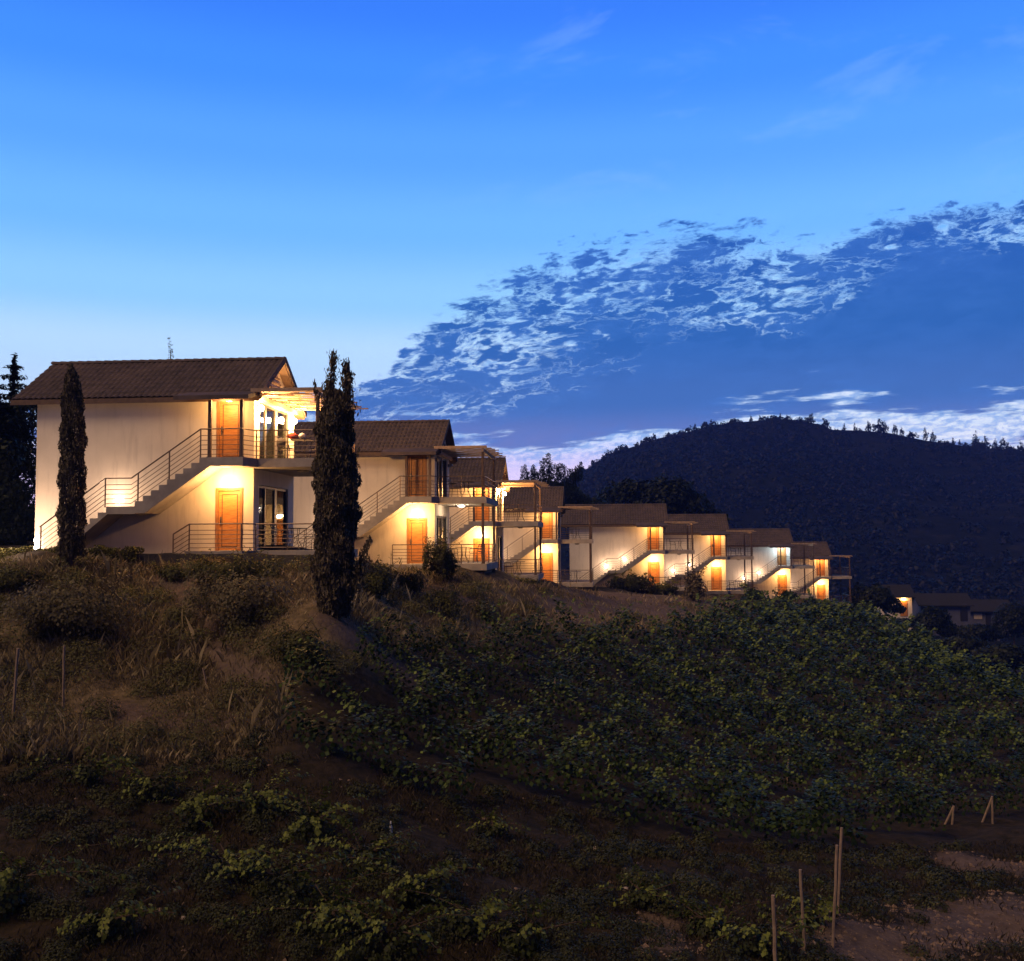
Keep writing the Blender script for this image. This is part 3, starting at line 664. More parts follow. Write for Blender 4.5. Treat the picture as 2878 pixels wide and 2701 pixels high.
cloud_tree('oak_tree', b, [(-6, 0, 4.5, 3.2, 3, 3.2), (-4.5, 0, 6.6, 2.6, 2.4, 1.6), (-1, 0, 5.5, 3.6, 3, 3.0), (1.5, 0, 6.2, 2.8, 2.5, 2.2), (3.8, 0, 4.4, 2.6, 2.4, 2.0), (6.2, 0, 2.6, 2.2, 2, 1.4), (-3, 0, 2, 5, 3, 3), (3, 0, 1.5, 4.5, 3, 2.5)],
           [(0, 0, -4), (0, 0, 2), (0.5, 0, 6)], 0.45, 15000, 0.50, M_pine, 'broad dark rounded tree rising behind the roof of the fifth house', 'tree', asp=0.8, limbs=[[(0, 0, 1), (-3, 0, 4), (-5, 0, 6)], [(0, 0, 1), (3, 0, 3), (5, 0, 4)]])
b = W(1660, 1500, 125)
cloud_tree('bushy_tree', b, [(-1.8, 0, 3.2, 2.2, 2, 2.4), (0.8, 0, 2.4, 2, 2, 2.0), (-3.2, 0, 4.3, 1.4, 1.4, 1.4), (3.2, 0, 1.5, 2.0, 1.6, 1.6)],
           [(0, 0, -4), (0, 0, 1), (0, 0, 4)], 0.25, 6000, 0.42, M_pine, 'low dark bushy tree between the spiky pine and the broad tree, behind the fourth house', 'tree', asp=0.8)
b = W(2455, 1742, 116)
cloud_tree('fig_tree', b, [(-1.2, 0, 2.2, 1.8, 1.8, 1.9), (0.7, 0, 2.6, 1.6, 1.6, 1.4), (1.9, 0, 1.6, 1.2, 1.2, 1.0), (-2.4, 0, 1.3, 1, 1, 1.2), (2.9, 0, 1.2, .7, .6, .5)],
           [(0, 0, -1.5), (0, 0, 1), (0.2, 0, 2.6)], 0.2, 6000, 0.32, M_pine, 'black rounded tree right beside the farthest lit two storey house', 'tree', asp=0.8)
b = W(2615, 1790, 128)
cloud_tree('olive_tree', b, [(-.8, 0, 1.6, 1.5, 1.4, 1.4), (1.1, 0, 2.2, 1.5, 1.3, 1.4), (0, 0, 3.1, .9, .8, .8), (2, 0, .8, 1.2, 1.2, 1)],
           [(0, 0, -2), (0, 0, 1), (0.2, 0, 2.6)], 0.2, 5000, 0.34, M_pine, 'black tree between the small lit annex and the unlit low house', 'tree', asp=0.7)
for k, (px, py, d, w_, h_, lab) in enumerate([
        (2740, 1800, 132, 5.0, 2.1, 'wide dark bush below the unlit low house'),
        (2850, 1790, 140, 4.2, 4.8, 'tall black bush at the right picture edge covering the end of the last house'),
        (2700, 1840, 112, 4.5, 2.0, 'black bush on the valley side below the crest of the vineyard'),
        (2820, 1880, 100, 4.6, 2.4, 'black bush low on the right picture edge beyond the vineyard crest'),
        (2530, 1760, 124, 2.4, 0.9, 'small dark bush below the lit annex wall')]):
    b = W(px, py, d)
    cloud_tree('valley_bush', b, [(-w_ * .3, 0, h_ * .4, w_ * .4, w_ * .35, h_ * .5), (w_ * .3, .3, h_ * .45, w_ * .42, w_ * .35, h_ * .5), (0, -.3, h_ * .6, w_ * .4, w_ * .3, h_ * .42)],
               [(0, 0, -2), (0, 0, h_ * .3), (0.1, 0, h_ * .6)], 0.15, 3500, 0.34, M_pine, lab, 'bush', 'dark bushes on the valley side', asp=0.8)

# trees along the skyline of the far hill
SKY = [(1760, 1262, 14, 16), (1730, 1268, 11, 12), (1838, 1236, 16, 22), (1955, 1210, 16, 22), (1985, 1203, 12, 18), (2000, 1198, 14, 10), (2060, 1190, 20, 16), (2110, 1186, 12, 22), (2135, 1183, 10, 20), (2160, 1180, 10, 14), (2195, 1182, 10, 26), (2212, 1180, 9, 18),
       (2278, 1190, 30, 36), (2318, 1198, 26, 26), (2372, 1212, 14, 26), (2404, 1214, 12, 30), (2440, 1212, 22, 34), (2470, 1214, 40, 44), (2490, 1216, 18, 40), (2515, 1220, 20, 36), (2535, 1222, 16, 26), (2558, 1226, 24, 16),
       (2602, 1236, 18, 42), (2622, 1240, 22, 34), (2680, 1250, 12, 26), (2698, 1252, 10, 20), (2742, 1256, 28, 50), (2770, 1258, 20, 40), (2795, 1260, 18, 32), (2822, 1264, 30, 44), (2870, 1272, 20, 42),
       (1640, 1322, 16, 14), (1612, 1336, 14, 14), (1668, 1304, 20, 14), (1695, 1288, 12, 12), (1790, 1252, 16, 12), (1880, 1226, 18, 14), (1910, 1218, 14, 10)]
ONE = ['first', 'second', 'third', 'fourth', 'fifth', 'sixth', 'seventh', 'eighth', 'ninth', 'tenth', 'eleventh', 'twelfth', 'thirteenth', 'fourteenth', 'fifteenth', 'sixteenth']
SEEN = {}
for k, (px, py, w_, h_) in enumerate(sorted(SKY)):
    d = 612; b = W(px, py + 5, d); m = d / F
    w_ *= m * .9; h_ *= m * .85; h_ += 5 * m
    bl = [(0, 0, h_ * .30, w_ * .5, w_ * .4, h_ * .30), (w_ * rng.uniform(-.25, .25), 0, h_ * .62, w_ * .32, w_ * .3, h_ * .26), (w_ * rng.uniform(-.2, .2), 0, h_ * .88, w_ * .13, w_ * .13, h_ * .16), (w_ * rng.choice([-.4, .4]), 0, h_ * .5, w_ * .2, w_ * .16, h_ * .12)]
    side = ('left of the summit' if px < 2100 else 'at the summit' if px < 2250 else 'right of the summit' if px < 2560 else 'on the far right shoulder')
    shape = 'broad' if w_ > h_ * .85 else ('slender' if w_ < h_ * .55 else 'bushy')
    cloud_tree('skyline_tree', b, bl, [(0, 0, -2), (0, 0, h_ * .4), (0, 0, h_ * .9)], w_ * .05, 260, w_ * .16 + .25, M_pine,
               f'{shape} skyline tree of the far hill, {ONE[SEEN.setdefault(side, 0)]} from the left {side}', 'tree', 'trees along the skyline of the far hill', asp=0.6)
    SEEN[side] += 1

# ------------------------------------------------------------------ the house, built in parts
Lx, Dy, EZ, RZ = 7.55, 4.4, 5.12, 6.72
FY = -1.15                  # front of stairs and landing
BYF = -0.45                 # front of balcony
MESH = {}
def cached(key, fn):
    if key not in MESH: MESH[key] = fn()
    return MESH[key]
def m_body():
    mb = MB(); T = 0.25; z0 = -1.6
    # front wall in pieces round the two doors
    mb.box(-Lx, -1.28, 0, T, z0, EZ); mb.box(-0.36, 0, 0, T, z0, EZ)
    mb.box(-1.28, -0.36, 0, T, z0, 0.0); mb.box(-1.28, -0.36, 0, T, 2.07, 3.06)
    # back and left wall
    mb.box(-Lx, 0, Dy - T, Dy, z0, EZ); mb.box(-Lx, -Lx + T, T, Dy - T, z0, EZ)
    # right wall round two glazed openings y 0.55..3.75
    mb.box(-T, 0, T, 0.55, z0, EZ); mb.box(-T, 0, 3.75, Dy - T, z0, EZ)
    mb.box(-T, 0, 0.55, 3.75, z0, 0.02); mb.box(-T, 0, 0.55, 3.75, 2.2, 3.08); mb.box(-T, 0, 0.55, 3.75, 5.0, EZ)
    # floors and inner partition
    mb.box(-Lx + T, -T, T, Dy - T, -0.2, 0.0); mb.box(-Lx + T, -T, T, Dy - T, 2.75, 3.0)
    # gables
    for x0, x1 in ((-T, 0), (-Lx, -Lx + T)):
        mb.prism_x([(0, EZ), (Dy, EZ), (Dy / 2, RZ - 0.16)], x0, x1)
    return mb.mesh('wall', M_wall)
def m_slope(front):
    """pan tiles on one slope: waves across, steps down"""
    x0, x1 = -Lx - 0.72, 0.30; cy = Dy / 2; ye = (-0.42 if front else Dy + 0.42); ze = EZ - 0.08
    nc = int((x1 - x0) / 0.20); xs = np.linspace(x0, x1, nc * 6 + 1); rows = 9; per = []
    V = []; 
    for r in range(rows):
        for e, lift in ((0, 0.0), (0.98, 0.045)):
            per.append(((r + e) / rows, lift))
    ph = ((xs - x0) / (x1 - x0) * nc) % 1.0
    wv = 0.045 * np.abs(np.sin(np.pi * ph)) ** 0.8
    for q, lift in per:
        y = cy + (ye - cy) * q; z = RZ + (ze - RZ) * q + lift
        jit = rng.normal(0, 0.004, len(xs))
        V.append(np.stack([xs, np.full_like(xs, y), z + wv + jit], 1))
    nx = len(xs)
    Vt = np.concatenate(V).tolist(); Fs = []
    for j in range(len(per) - 1):
        for i in range(nx - 1):
            a = j * nx + i; Fs.append((a, a + nx, a + nx + 1, a + 1) if front else (a, a + 1, a + nx + 1, a + nx))
    b = len(Vt)                                                    # underside board
    mb = MB(); mb.v = [tuple(v) for v in Vt]; mb.f = Fs; mb.m = [0] * len(Fs)
    pf = [(cy, RZ - 0.14), (ye, ze - 0.14), (ye, ze + 0.01), (cy, RZ - 0.005)]
    if not front: pf = pf[::-1]
    mb.prism_x(pf, x0, x1, 1)
    return mb.mesh('roof_slope', M_tile, M_post)
def m_ridge():
    mb = MB(); x = -Lx - 0.72; cy = Dy / 2
    while x < 0.28:
        L = 0.36; n = 8; vs = []
        for (xx, rr) in ((x, 0.12), (x + L, 0.095)):
            for i in range(n + 1):
                a = math.pi * i / n; vs.append((xx, cy + rr * 1.15 * math.cos(a), RZ + 0.0 + rr * math.sin(a)))
        fs = [(i, i + 1, n + 2 + i, n + 1 + i) for i in range(n)] + [tuple(range(n + 1))]
        mb.add(vs, fs); x += 0.33
    return mb.mesh('ridge_tiles', M_tile)
def m_porch():
    mb = MB(); pf = [(-0.30, 5.10), (-1.38, 4.84), (-1.38, 4.98), (-0.30, 5.24)]
    mb.prism_x(pf[::-1], -2.2, 0.28)
    return mb.mesh('porch_roof', M_tile)
def m_barge():
    mb = MB(); cy = Dy / 2
    for ye, s in ((-0.44, 1), (Dy + 0.44, -1)):
        mb.bar((0.33, cy, RZ + 0.02), (0.33, ye, EZ - 0.06), 0.06, 0.2)
    return mb.mesh('barge_board', M_tile)
def m_louvre():
    mb = MB()
    for k in range(4):
        w_ = 0.9 - k * 0.2; z = 5.42 + k * 0.2
        mb.box(0.004, 0.05, Dy / 2 - w_, Dy / 2 + w_, z, z + 0.09)
    return mb.mesh('gable_vent', M_post)
def m_doorframe(z):
    mb = MB(); x0, x1, h = -1.28, -0.36, 2.07
    mb.box(x0, x0 + 0.09, -0.03, 0.14, z, z + h - 0.09); mb.box(x1 - 0.09, x1, -0.03, 0.14, z, z + h - 0.09); mb.box(x0, x1, -0.03, 0.14, z + h - 0.09, z + h)
    return mb.mesh('door_frame', M_doorf)
def m_leaf(z):
    mb = MB(); x0, x1, h = -1.19, -0.45, 1.98
    mb.box(x0, x1, 0.05, 0.10, z + 0.01, z + h)
    a, b, c, d = x0 + 0.10, x1 - 0.10, z + 0.12, z + h - 0.12; t_ = 0.022; y0, y1 = 0.044, 0.052
    for q in ((a, a + t_, c, d), (b - t_, b, c, d), (a + t_, b - t_, d - t_, d), (a + t_, b - t_, c, c + t_)): mb.box(q[0], q[1], y0, y1, q[2], q[3], 1)
    return mb.mesh('door', M_door, M_groove)
def m_handle(z):
    mb = MB(); mb.box(-1.14, -1.10, 0.02, 0.05, z + 0.85, z + 1.12); mb.tube([(-1.12, 0.03, z + 1.02), (-1.12, -0.02, z + 1.02), (-1.02, -0.02, z + 1.02)], 0.012, 6)
    return mb.mesh('door_handle', M_frame)
UX0, UX1, LZ = -3.53, -1.40, 1.44          # upper flight and half landing level
BX0, BX1 = -6.4, -4.5                        # lower flight
def m_stair():
    mb = MB()
    n = 9; tr = (UX1 - UX0) / (n - 1); rs = (3.0 - LZ) / n
    top = [(UX0, LZ)]
    x, z = UX0, LZ
    for i in range(n):
        z += rs; top.append((x, z))
        if i < n - 1: x += tr; top.append((x, z))
    prof = top + [(-0.0, 3.0), (-0.0, 2.72), (-1.05, 2.72), (-3.2, 1.22), (UX0, 1.22)]
    mb.prism_y(prof, FY, -0.004)
    # half landing and lower flight, solid down to the ground
    n = 8; tr = (BX1 - BX0) / (n - 1); z0 = -0.05; rs = (LZ - z0) / n; top = []; x, z = BX0, z0
    for i in range(n):
        top.append((x, z)); z += rs; top.append((x, z)); x += tr
    prof = [(BX0, -1.4)] + top + [(UX0 - 0.002, LZ), (UX0 - 0.002, 1.20), (-4.45, 1.20), (-6.05, -0.1), (-6.05, -1.4)]
    mb.prism_y(prof, FY + 0.012, -0.004)
    return mb.mesh('stair', M_conc)
def rails(paths, name='railing', posts=(), hh=0.92, n=5):
    mb = MB()
    for path in paths:
        mb.tube([(x, y, z + hh) for x, y, z in path], 0.024, 6)
        for k in range(n):
            mb.tube([(x, y, z + 0.10 + k * (hh - 0.16) / n) for x, y, z in path], 0.0115, 5)
    for (x, y, z) in posts: mb.box(x - .017, x + .017, y - .017, y + .017, z - 0.02, z + hh)
    return mb.mesh(name, M_rail)
def m_rail_stair():
    y = FY + 0.05; tr = (3.0 - LZ) / (UX1 - UX0)
    zf = lambda x: LZ if x < UX0 else min(3.0, LZ + 0.12 + (x - UX0) * tr)
    pts = [(-6.75, y, -0.12), (BX1 - 0.05, y, LZ), (UX0 - 0.15, y, LZ), (UX1 + 0.02, y, 3.0), (-0.02, y, 3.0), (0.22, BYF + 0.06, 3.0), (2.33, BYF + 0.06, 3.0), (2.33, Dy - 0.1, 3.0)]
    mid = lambda a, b, t: tuple(a[i] + (b[i] - a[i]) * t for i in range(3))
    ps = [mid(pts[0], pts[1], t) for t in (0.02, 0.5)] + [pts[1]] + [mid(pts[2], pts[3], t) for t in (0.1, 0.55)] + [pts[3], pts[4], pts[5], mid(pts[5], pts[6], .5), pts[6]] + [mid(pts[6], pts[7], t) for t in (.33, .66, 1)]
    return rails([pts], 'stair_railing', ps)
def m_rail_low(full):
    y = FY + 0.05
    if full: a = [(-2.25, y, -0.32), (-1.72, y, 0)]
    else: a = [(-1.72, y, 0)]
    pts = a + [(0.0, y, 0), (0.22, BYF + 0.06, 0), (2.33, BYF + 0.06, 0), (2.33, Dy - 0.1, 0)]
    mid = lambda a, b, t: tuple(a[i] + (b[i] - a[i]) * t for i in range(3))
    ps = list(pts[:-1]) + [mid(pts[-3], pts[-2], .5)] + [mid(pts[-2], pts[-1], t) for t in (.33, .66, 1)]
    return rails([pts], 'terrace_railing', ps, 0.86)
def m_balcony():
    mb = MB(); mb.prism([(0.002, FY), (0.04, FY), (0.28, BYF), (2.42, BYF), (2.42, Dy + 0.1), (0.002, Dy + 0.1)], 2.71, 2.998)
    return mb.mesh('balcony_slab', M_conc)
def m_terrace():
    mb = MB(); mb.prism([(-1.85, FY), (0.04, FY), (0.28, BYF), (2.42, BYF), (2.42, Dy + 0.1), (0.002, Dy + 0.1), (0.002, -0.004), (-1.85, -0.004)], -0.30, -0.004)
    mb.box(0.1, 2.3, BYF + 0.2, Dy - 0.1, -1.8, -0.30, 1); mb.box(-1.75, 0.098, FY + 0.15, -0.01, -1.6, -0.30, 1)
    return mb.mesh('terrace_slab', M_conc, M_stone)
def m_pergola():
    mb = MB(); zt = 5.20; y0, y1 = BYF - 0.02, Dy + 0.1
    for x in (0.1, 2.25): mb.box(x - .05, x + .05, y0, y1, zt - .17, zt - 0.02)
    mb.box(0.05, 2.45, y0 - 0.05, y0 + .03, zt - .02, zt + .10)
    n = 9
    for k in range(n):
        y = y0 + 0.16 + k * (y1 - y0 - 0.4) / (n - 1)
        segs = [(0.05, 0.55), (1.15, 1.75), (2.3, 2.6)] if k % 2 else [(0.5, 1.2), (1.7, 2.35)]
        mb.box(0.03, 2.62 + 0.12 * (k % 3), y - .02, y + .02, zt - 0.025, zt + 0.018)
        for a, b in segs: mb.box(a, b, y + .03, y + .50, zt + 0.02, zt + 0.045)
    return mb.mesh('pergola', M_perg)
def m_post(h0, h1):
    mb = MB(); mb.box(-.055, .055, -.055, .055, h0, h1, bev=0.01); mb.box(-.075, .075, -.075, .075, h0, h0 + .02)
    return mb.mesh('post', M_post)
def m_gframe(z, h):
    mb = MB(); y0, y1 = 0.55, 3.75; x0, x1 = -0.14, -0.05
    for a, b in ((y0, y0 + .07), (1.30, 1.39), (2.35, 2.60), (y1 - .07, y1)): mb.box(x0, x1, a, b, z + .02, z + h)
    mb.box(x0 + .004, x1 - .004, y0, y1, z + .02, z + .1); mb.box(x0 + .004, x1 - .004, y0, y1, z + h - .07, z + h)
    return mb.mesh('window_frame', M_frame)
def m_gpane(z, h):
    mb = MB(); mb.box(-0.10, -0.09, 0.6, 3.7, z + .1, z + h - .07)
    return mb.mesh('pane', M_glass)
def m_curtain(z, h, a, b):
    mb = MB(); n = 26; vs = []
    for i in range(n + 1):
        y = a + (b - a) * i / n; x = -0.42 + 0.035 * math.sin(i * 1.9)
        vs += [(x, y, z + .05), (x, y, z + h)]
    mb.add(vs, [(2 * i, 2 * i + 2, 2 * i + 3, 2 * i + 1) for i in range(n)])
    return mb.mesh('curtain', M_curt)
def m_lamp(mt, kind):
    mb = MB()
    if kind == 'bulk':   # long oval wall lamp
        mb.box(-0.13, 0.13, -0.035, 0.0, -0.045, 0.045, 1, bev=0.01); mb.ell((0, -0.07, 0), (0.17, 0.07, 0.055), 12, 8, 0)
    elif kind == 'side':
        mb.box(-0.0, 0.035, -0.06, 0.06, -0.08, 0.08, 1, bev=0.01); mb.ell((0.13, 0, 0.0), (0.10, 0.10, 0.11), 12, 8, 0)
    elif kind == 'step':
        mb.box(-0.06, 0.06, -0.02, 0.0, -0.05, 0.05, 1, bev=0.008); mb.ell((0, -0.06, 0), (0.085, 0.06, 0.08), 10, 6, 0)
    elif kind == 'ceil':
        mb.ell((0, 0, -0.045), (0.16, 0.16, 0.05), 14, 8, 0); mb.box(-.17, .17, -.17, .17, -.03, 0, 1, bev=0.04)
    return mb.mesh('lamp_' + kind, mt, M_frame, smooth=False)
def light(parent, loc, power, col, rad=0.05, spot=False):
    ld = bpy.data.lights.new('lamp_light', 'POINT'); ld.energy = power; ld.color = col; ld.shadow_soft_size = rad
    lo = bpy.data.objects.new('lamp_light', ld); COL.objects.link(lo); lo.parent = parent; lo.location = loc
    return lo
def wall_lamp(house, kind, loc, mt, power, col, lofs, rad=0.05, name='wall_lamp'):
    nm = mt.name + kind
    o = ob(name, cached(nm, lambda: m_lamp(mt, kind)), house, loc)
    if power: light(o, lofs, power, col, rad)
    return o

HLAB = ['nearest cream house, lamps glowing under its pergola, slim cypress before its blank wall',
        'cream house just right of the thick cypress, its upper door lamp off',
        'third cream house from the left, two bright globe lamps under its pergola',
        'fourth cream house from the left, only a narrow strip with two glowing doors showing',
        'fifth cream house from the left, long pale upper wall and two stair lamps',
        'sixth cream house from the left, its stair behind the posts of the fifth',
        'cream house whose upper door lamp shines cold bluish white',
        'farthest and lowest two storey cream house at the right end of the row']
UP = [1, 0, 1, 1, 1, 1, 2, 1]      # upper door lamp: warm, off, cool
P_LOW, P_UP, P_SIDE, P_STEP = 220, 150, 480, 46
for hi, pos in enumerate(HPOS):
    H = empty('terrace_house', tuple(pos)); tag(H, HLAB[hi], 'house', 'stepped row of cream terrace houses')
    ob('wall', cached('body', m_body), H)
    rf = ob('roof', cached('s1', lambda: m_slope(True)), H)
    ob('rear_slope', cached('s2', lambda: m_slope(False)), rf); ob('ridge_tiles', cached('ridge', m_ridge), rf); ob('barge_board', cached('barge', m_barge), rf)
    ob('gable_vent', cached('louvre', m_louvre), H)
    ob('porch_roof', cached('porch', m_porch), H)
    for z in (0.0, 3.0):
        d = ob('door', cached('leaf%g' % z, lambda: m_leaf(z)), H)
        ob('door_frame', cached('dfr%g' % z, lambda: m_doorframe(z)), d); ob('door_handle', cached('dh%g' % z, lambda: m_handle(z)), d)
        h = 2.18 if z == 0 else 2.0
        wd = ob('glazed_door', cached('gf%g' % z, lambda: m_gframe(z, h)), H)
        ob('pane', cached('gp%g' % z, lambda: m_gpane(z, h)), wd)
        ob('curtain', cached('cu%g' % z, lambda: m_curtain(z, h - .05, 0.6, 1.6 if z == 0 else 2.0)), wd)
    ob('stair', cached('stair', m_stair), H); ob('stair_railing', cached('rs', m_rail_stair), H)
    ob('balcony_slab', cached('balc', m_balcony), H); ob('terrace_slab', cached('terr', m_terrace), H)
    ob('terrace_railing', cached('rl%d' % (hi == 0), lambda: m_rail_low(hi == 0)), H)
    ob('pergola', cached('perg', m_pergola), H)
    for (x, y, a, b) in ((-1.10, FY + .10, 3.0, 4.86), (-0.05, FY + .10, 3.0, 4.86)): ob('post', cached('p34', lambda: m_post(a, b)), H, (x, y, 0))
    for (x, y) in ((2.24, BYF + .14), (2.24, Dy - .05)):
        ob('post', cached('pu', lambda: m_post(3.0, 5.03)), H, (x, y, 0)); ob('post', cached('pl', lambda: m_post(0.0, 2.71)), H, (x, y, 0))
    # lamps
    zl = 2.22 if hi else 2.20
    wall_lamp(H, 'bulk', (-0.82, 0, zl), M_lit, P_LOW, WARM, (0, -0.62, -0.05), 0.08)
    if UP[hi]:
        mt, co = (M_lit, WARM) if UP[hi] == 1 else (M_coo, COOL)
        wall_lamp(H, 'bulk', (-0.82, -0.035, 4.99), mt, P_UP if hi else P_UP * .8, co, (0, -0.6, -0.2), 0.08)
    else: wall_lamp(H, 'bulk', (-0.82, -0.035, 4.99), M_off, 0, WARM, None)
    for k, y in enumerate((0.30, 2.45, 4.05)):
        if hi == 0 or (hi == 2 and k != 1): wall_lamp(H, 'side', (0.0, y, 4.75 if k != 1 else 4.6), M_lit, P_SIDE, WARM, (0.35, 0, 0.0), 0.08)
        elif k != 1: wall_lamp(H, 'side', (0.0, y, 4.75), M_off, 0, WARM, None)
    if hi == 1: wall_lamp(H, 'ceil', (1.0, 1.6, 2.71), M_pin, 60, (1, .74, .48), (0, 0, -0.22), 0.08, 'ceiling_lamp')
    else: wall_lamp(H, 'ceil', (1.3, 1.2, 2.71), M_off, 0, WARM, None, name='ceiling_lamp')
    wall_lamp(H, 'step', (-4.62, 0, 1.72), M_pin, P_STEP, PINK, (0, -0.62, 0.10), 0.06, 'step_lamp')
    if hi in (4, 5, 6): wall_lamp(H, 'step', (-3.15, 0, 2.28), M_pin, P_STEP * .8, PINK, (0, -0.62, 0.10), 0.06, 'step_lamp')
    if hi == 0:
        for z in (0.12, 0.38): wall_lamp(H, 'step', (-7.45, -0.0, z), M_pin, P_STEP * 2.2, PINK, (-0.1, -1.3, 0.5), 0.12, 'step_lamp')

# ------------------------------------------------------------------ unlit and half lit houses down the valley
def low_house(name, px0, px1, pyb, d, h, label, door=None, lit=False, window=None, roof_over=0.5):
    a = W(px0, pyb, d); b = W(px1, pyb, d); w_ = b[0] - a[0]; D_ = 4.5
    H = empty(name, (a[0], a[1], a[2])); tag(H, label, 'house')
    mb = MB(); mb.box(0, w_, 0, D_, -2, h)
    for x0, x1 in ((0, .25), (w_ - .25, w_)): mb.prism_x([(0, h), (D_, h), (D_ / 2, h + 1.3)], x0, x1)
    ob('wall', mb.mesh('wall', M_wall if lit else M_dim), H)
    mb = MB()
    for s in (1, -1):
        ye = -roof_over if s > 0 else D_ + roof_over
        pf = [(D_ / 2, h + 1.36), (D_ / 2, h + 1.52), (ye, h + .02), (ye, h - .12)]
        mb.prism_x(pf if s > 0 else pf[::-1], -0.5, w_ + 0.4)
    ob('roof', mb.mesh('roof', M_slate), H)
    if door is not None:
        mb = MB(); mb.box(door - .48, door + .48, -.05, -.002, 0, 2.1); mb.box(door - .38, door + .38, -.06, -.05, 0.02, 2.0, 1)
        ob('door', mb.mesh('door', M_doorf if lit else M_black, M_door if lit else M_black), H)
        o = ob('wall_lamp', cached(('cream_l' if lit else 'cream_s'), lambda: m_lamp(M_lit if lit else M_pin, 'bulk')), H, (door, 0, 2.25))
        light(o, (0, -0.3, 0), 85 if lit else 1.2, WARM, 0.06)
    if window is not None:
        mb = MB(); mb.box(window[0], window[1], -.04, -.002, window[2], window[3])
        f = ob('window_frame', mb.mesh('window_frame', M_frame), H)
        mb = MB(); mb.box(window[0] + .08, window[1] - .08, -.05, -.041, window[2] + .08, window[3] - .08)
        ob('pane', mb.mesh('pane', M_curt), f)
    return H
low_house('annex_house', 2476, 2562, 1732, 138, 2.6, 'small warm lit annex with one glowing door behind the black fig tree', door=3.0, lit=True)
low_house('low_house', 2590, 2724, 1745, 142, 2.15, 'long unlit bluish low house with a black door and a pinpoint lamp', door=5.65)
h3 = low_house('end_house', 2728, 2840, 1748, 150, 1.6, 'last unlit house on the right with a pale window and a stair going down', window=(0.4, 1.7, .35, 1.3))
mb = MB(); mb.box(2.1, 2.85, -.05, -.002, -1.0, 1.3); ob('door', mb.mesh('door', M_black), h3)
mb = MB(); mb.prism_y([(0.6, -2.6), (3.6, -2.6), (3.6, -0.6), (2.6, -1.4)], -1.2, -.06); ob('stair', mb.mesh('stair', M_dim), h3)

# ------------------------------------------------------------------ low walls and hedge by the terraces
def wall_thing(p, q, h, th, label, z=None):
    p, q = np.array(p), np.array(q); d = q - p; L = float(np.linalg.norm(d[:2])); n = max(4, int(L / .35))
    root = MB(); vs = []; fs = []
    for i in range(n + 1):
        t = i / n; c = p + d * t; j = random.uniform(-.02, .02)
        for (yy, zz) in ((0, -1.0), (0, h + j), (th, h + j), (th, -1.0)): vs.append((c[0] - p[0] - (d[1] / L) * yy, c[1] - p[1] + (d[0] / L) * yy + random.uniform(-.02, .02), c[2] - p[2] + zz))
    for i in range(n):
        for k in range(4): fs.append((i * 4 + k, i * 4 + (k + 1) % 4, i * 4 + 4 + (k + 1) % 4, i * 4 + 4 + k))
    fs += [(0, 3, 2, 1), tuple(n * 4 + k for k in range(4))]
    root.add(vs, fs); o = ob('stone_wall', root.mesh('stone_wall', M_stone), None, tuple(p)); tag(o, label, 'wall'); return o
h1 = HPOS[0]
wall_thing(h1 + np.array([-3.6, -1.75, -0.35]), h1 + np.array([3.4, -1.35, -0.45]), 0.30, 0.35, 'low dark stone wall along the foot of the nearest terrace')
wall_thing(W(1672, 1672, 78), W(1925, 1676, 80), 0.42, 0.4, 'low dark stone wall at the edge of the bare strip below the fifth house')

def plant(name, base, blobs, nleaf, ls, material, label, cat, group=None, shoots=(), trunk=True, tintp=1.4, asp=0.7):
    """bush: leafy lumps, arching shoots with leaves along them, woody stems"""
    root = empty(name, tuple(base)); tag(root, label, cat, group)
    B = np.array(blobs, float); vol = B[:, 3] * B[:, 5]; cnt = rng.multinomial(nleaf, vol / vol.sum()); Ps = []
    for b, c in zip(B, cnt):
        d = rng.normal(0, 1, (c, 3)); d /= np.linalg.norm(d, axis=1, keepdims=True)
        Ps.append(b[:3] + d * rng.uniform(0.2, 1.0, (c, 1)) ** 0.45 * b[3:6] * (1 + .22 * np.sin(d[:, :1] * 6 + b[0] * 5)))
    sm = MB(); tints = [rng.uniform(0, 1, sum(cnt)) ** tintp * 0.7]
    for (a, b, sag, m) in shoots:
        a, b = np.array(a, float), np.array(b, float); t = np.sort(rng.uniform(0.1, 1, m)); 
        c = a + (b - a) * t[:, None]; c[:, 2] += sag * 4 * t * (1 - t)
        Ps.append(c + rng.normal(0, ls * 0.45, (m, 3))); tints.append(rng.uniform(0.6, 1, m))
        sm.tube([tuple(a), tuple((a + b) / 2 + np.array([0, 0, sag])), tuple(b)], [.012, .008, .004], 4)
    P = np.concatenate(Ps); P[:, 2] = np.maximum(P[:, 2], -0.05)
    cen = np.array([B[:, 0].mean(), B[:, 1].mean(), B[:, 2].mean() * .6]); on = P - cen; on /= np.linalg.norm(on, axis=1, keepdims=True) + 1e-6; on[:, 2] += .25
    q = leaf_quads(P, ls * rng.uniform(0.6, 1.35, len(P)), 0.9, asp, out=on)
    ob('foliage', quads_mesh('foliage', q, np.concatenate(tints), material), root)
    if trunk: sm.tube([(0, 0, -.3), (.03, .02, .2), (B[0, 0] * .6, B[0, 1] * .6, B[0, 2])], [.05, .04, .02], 6)
    if sm.v: ob('stem', sm.mesh('stem', M_trunk), root)
    return root
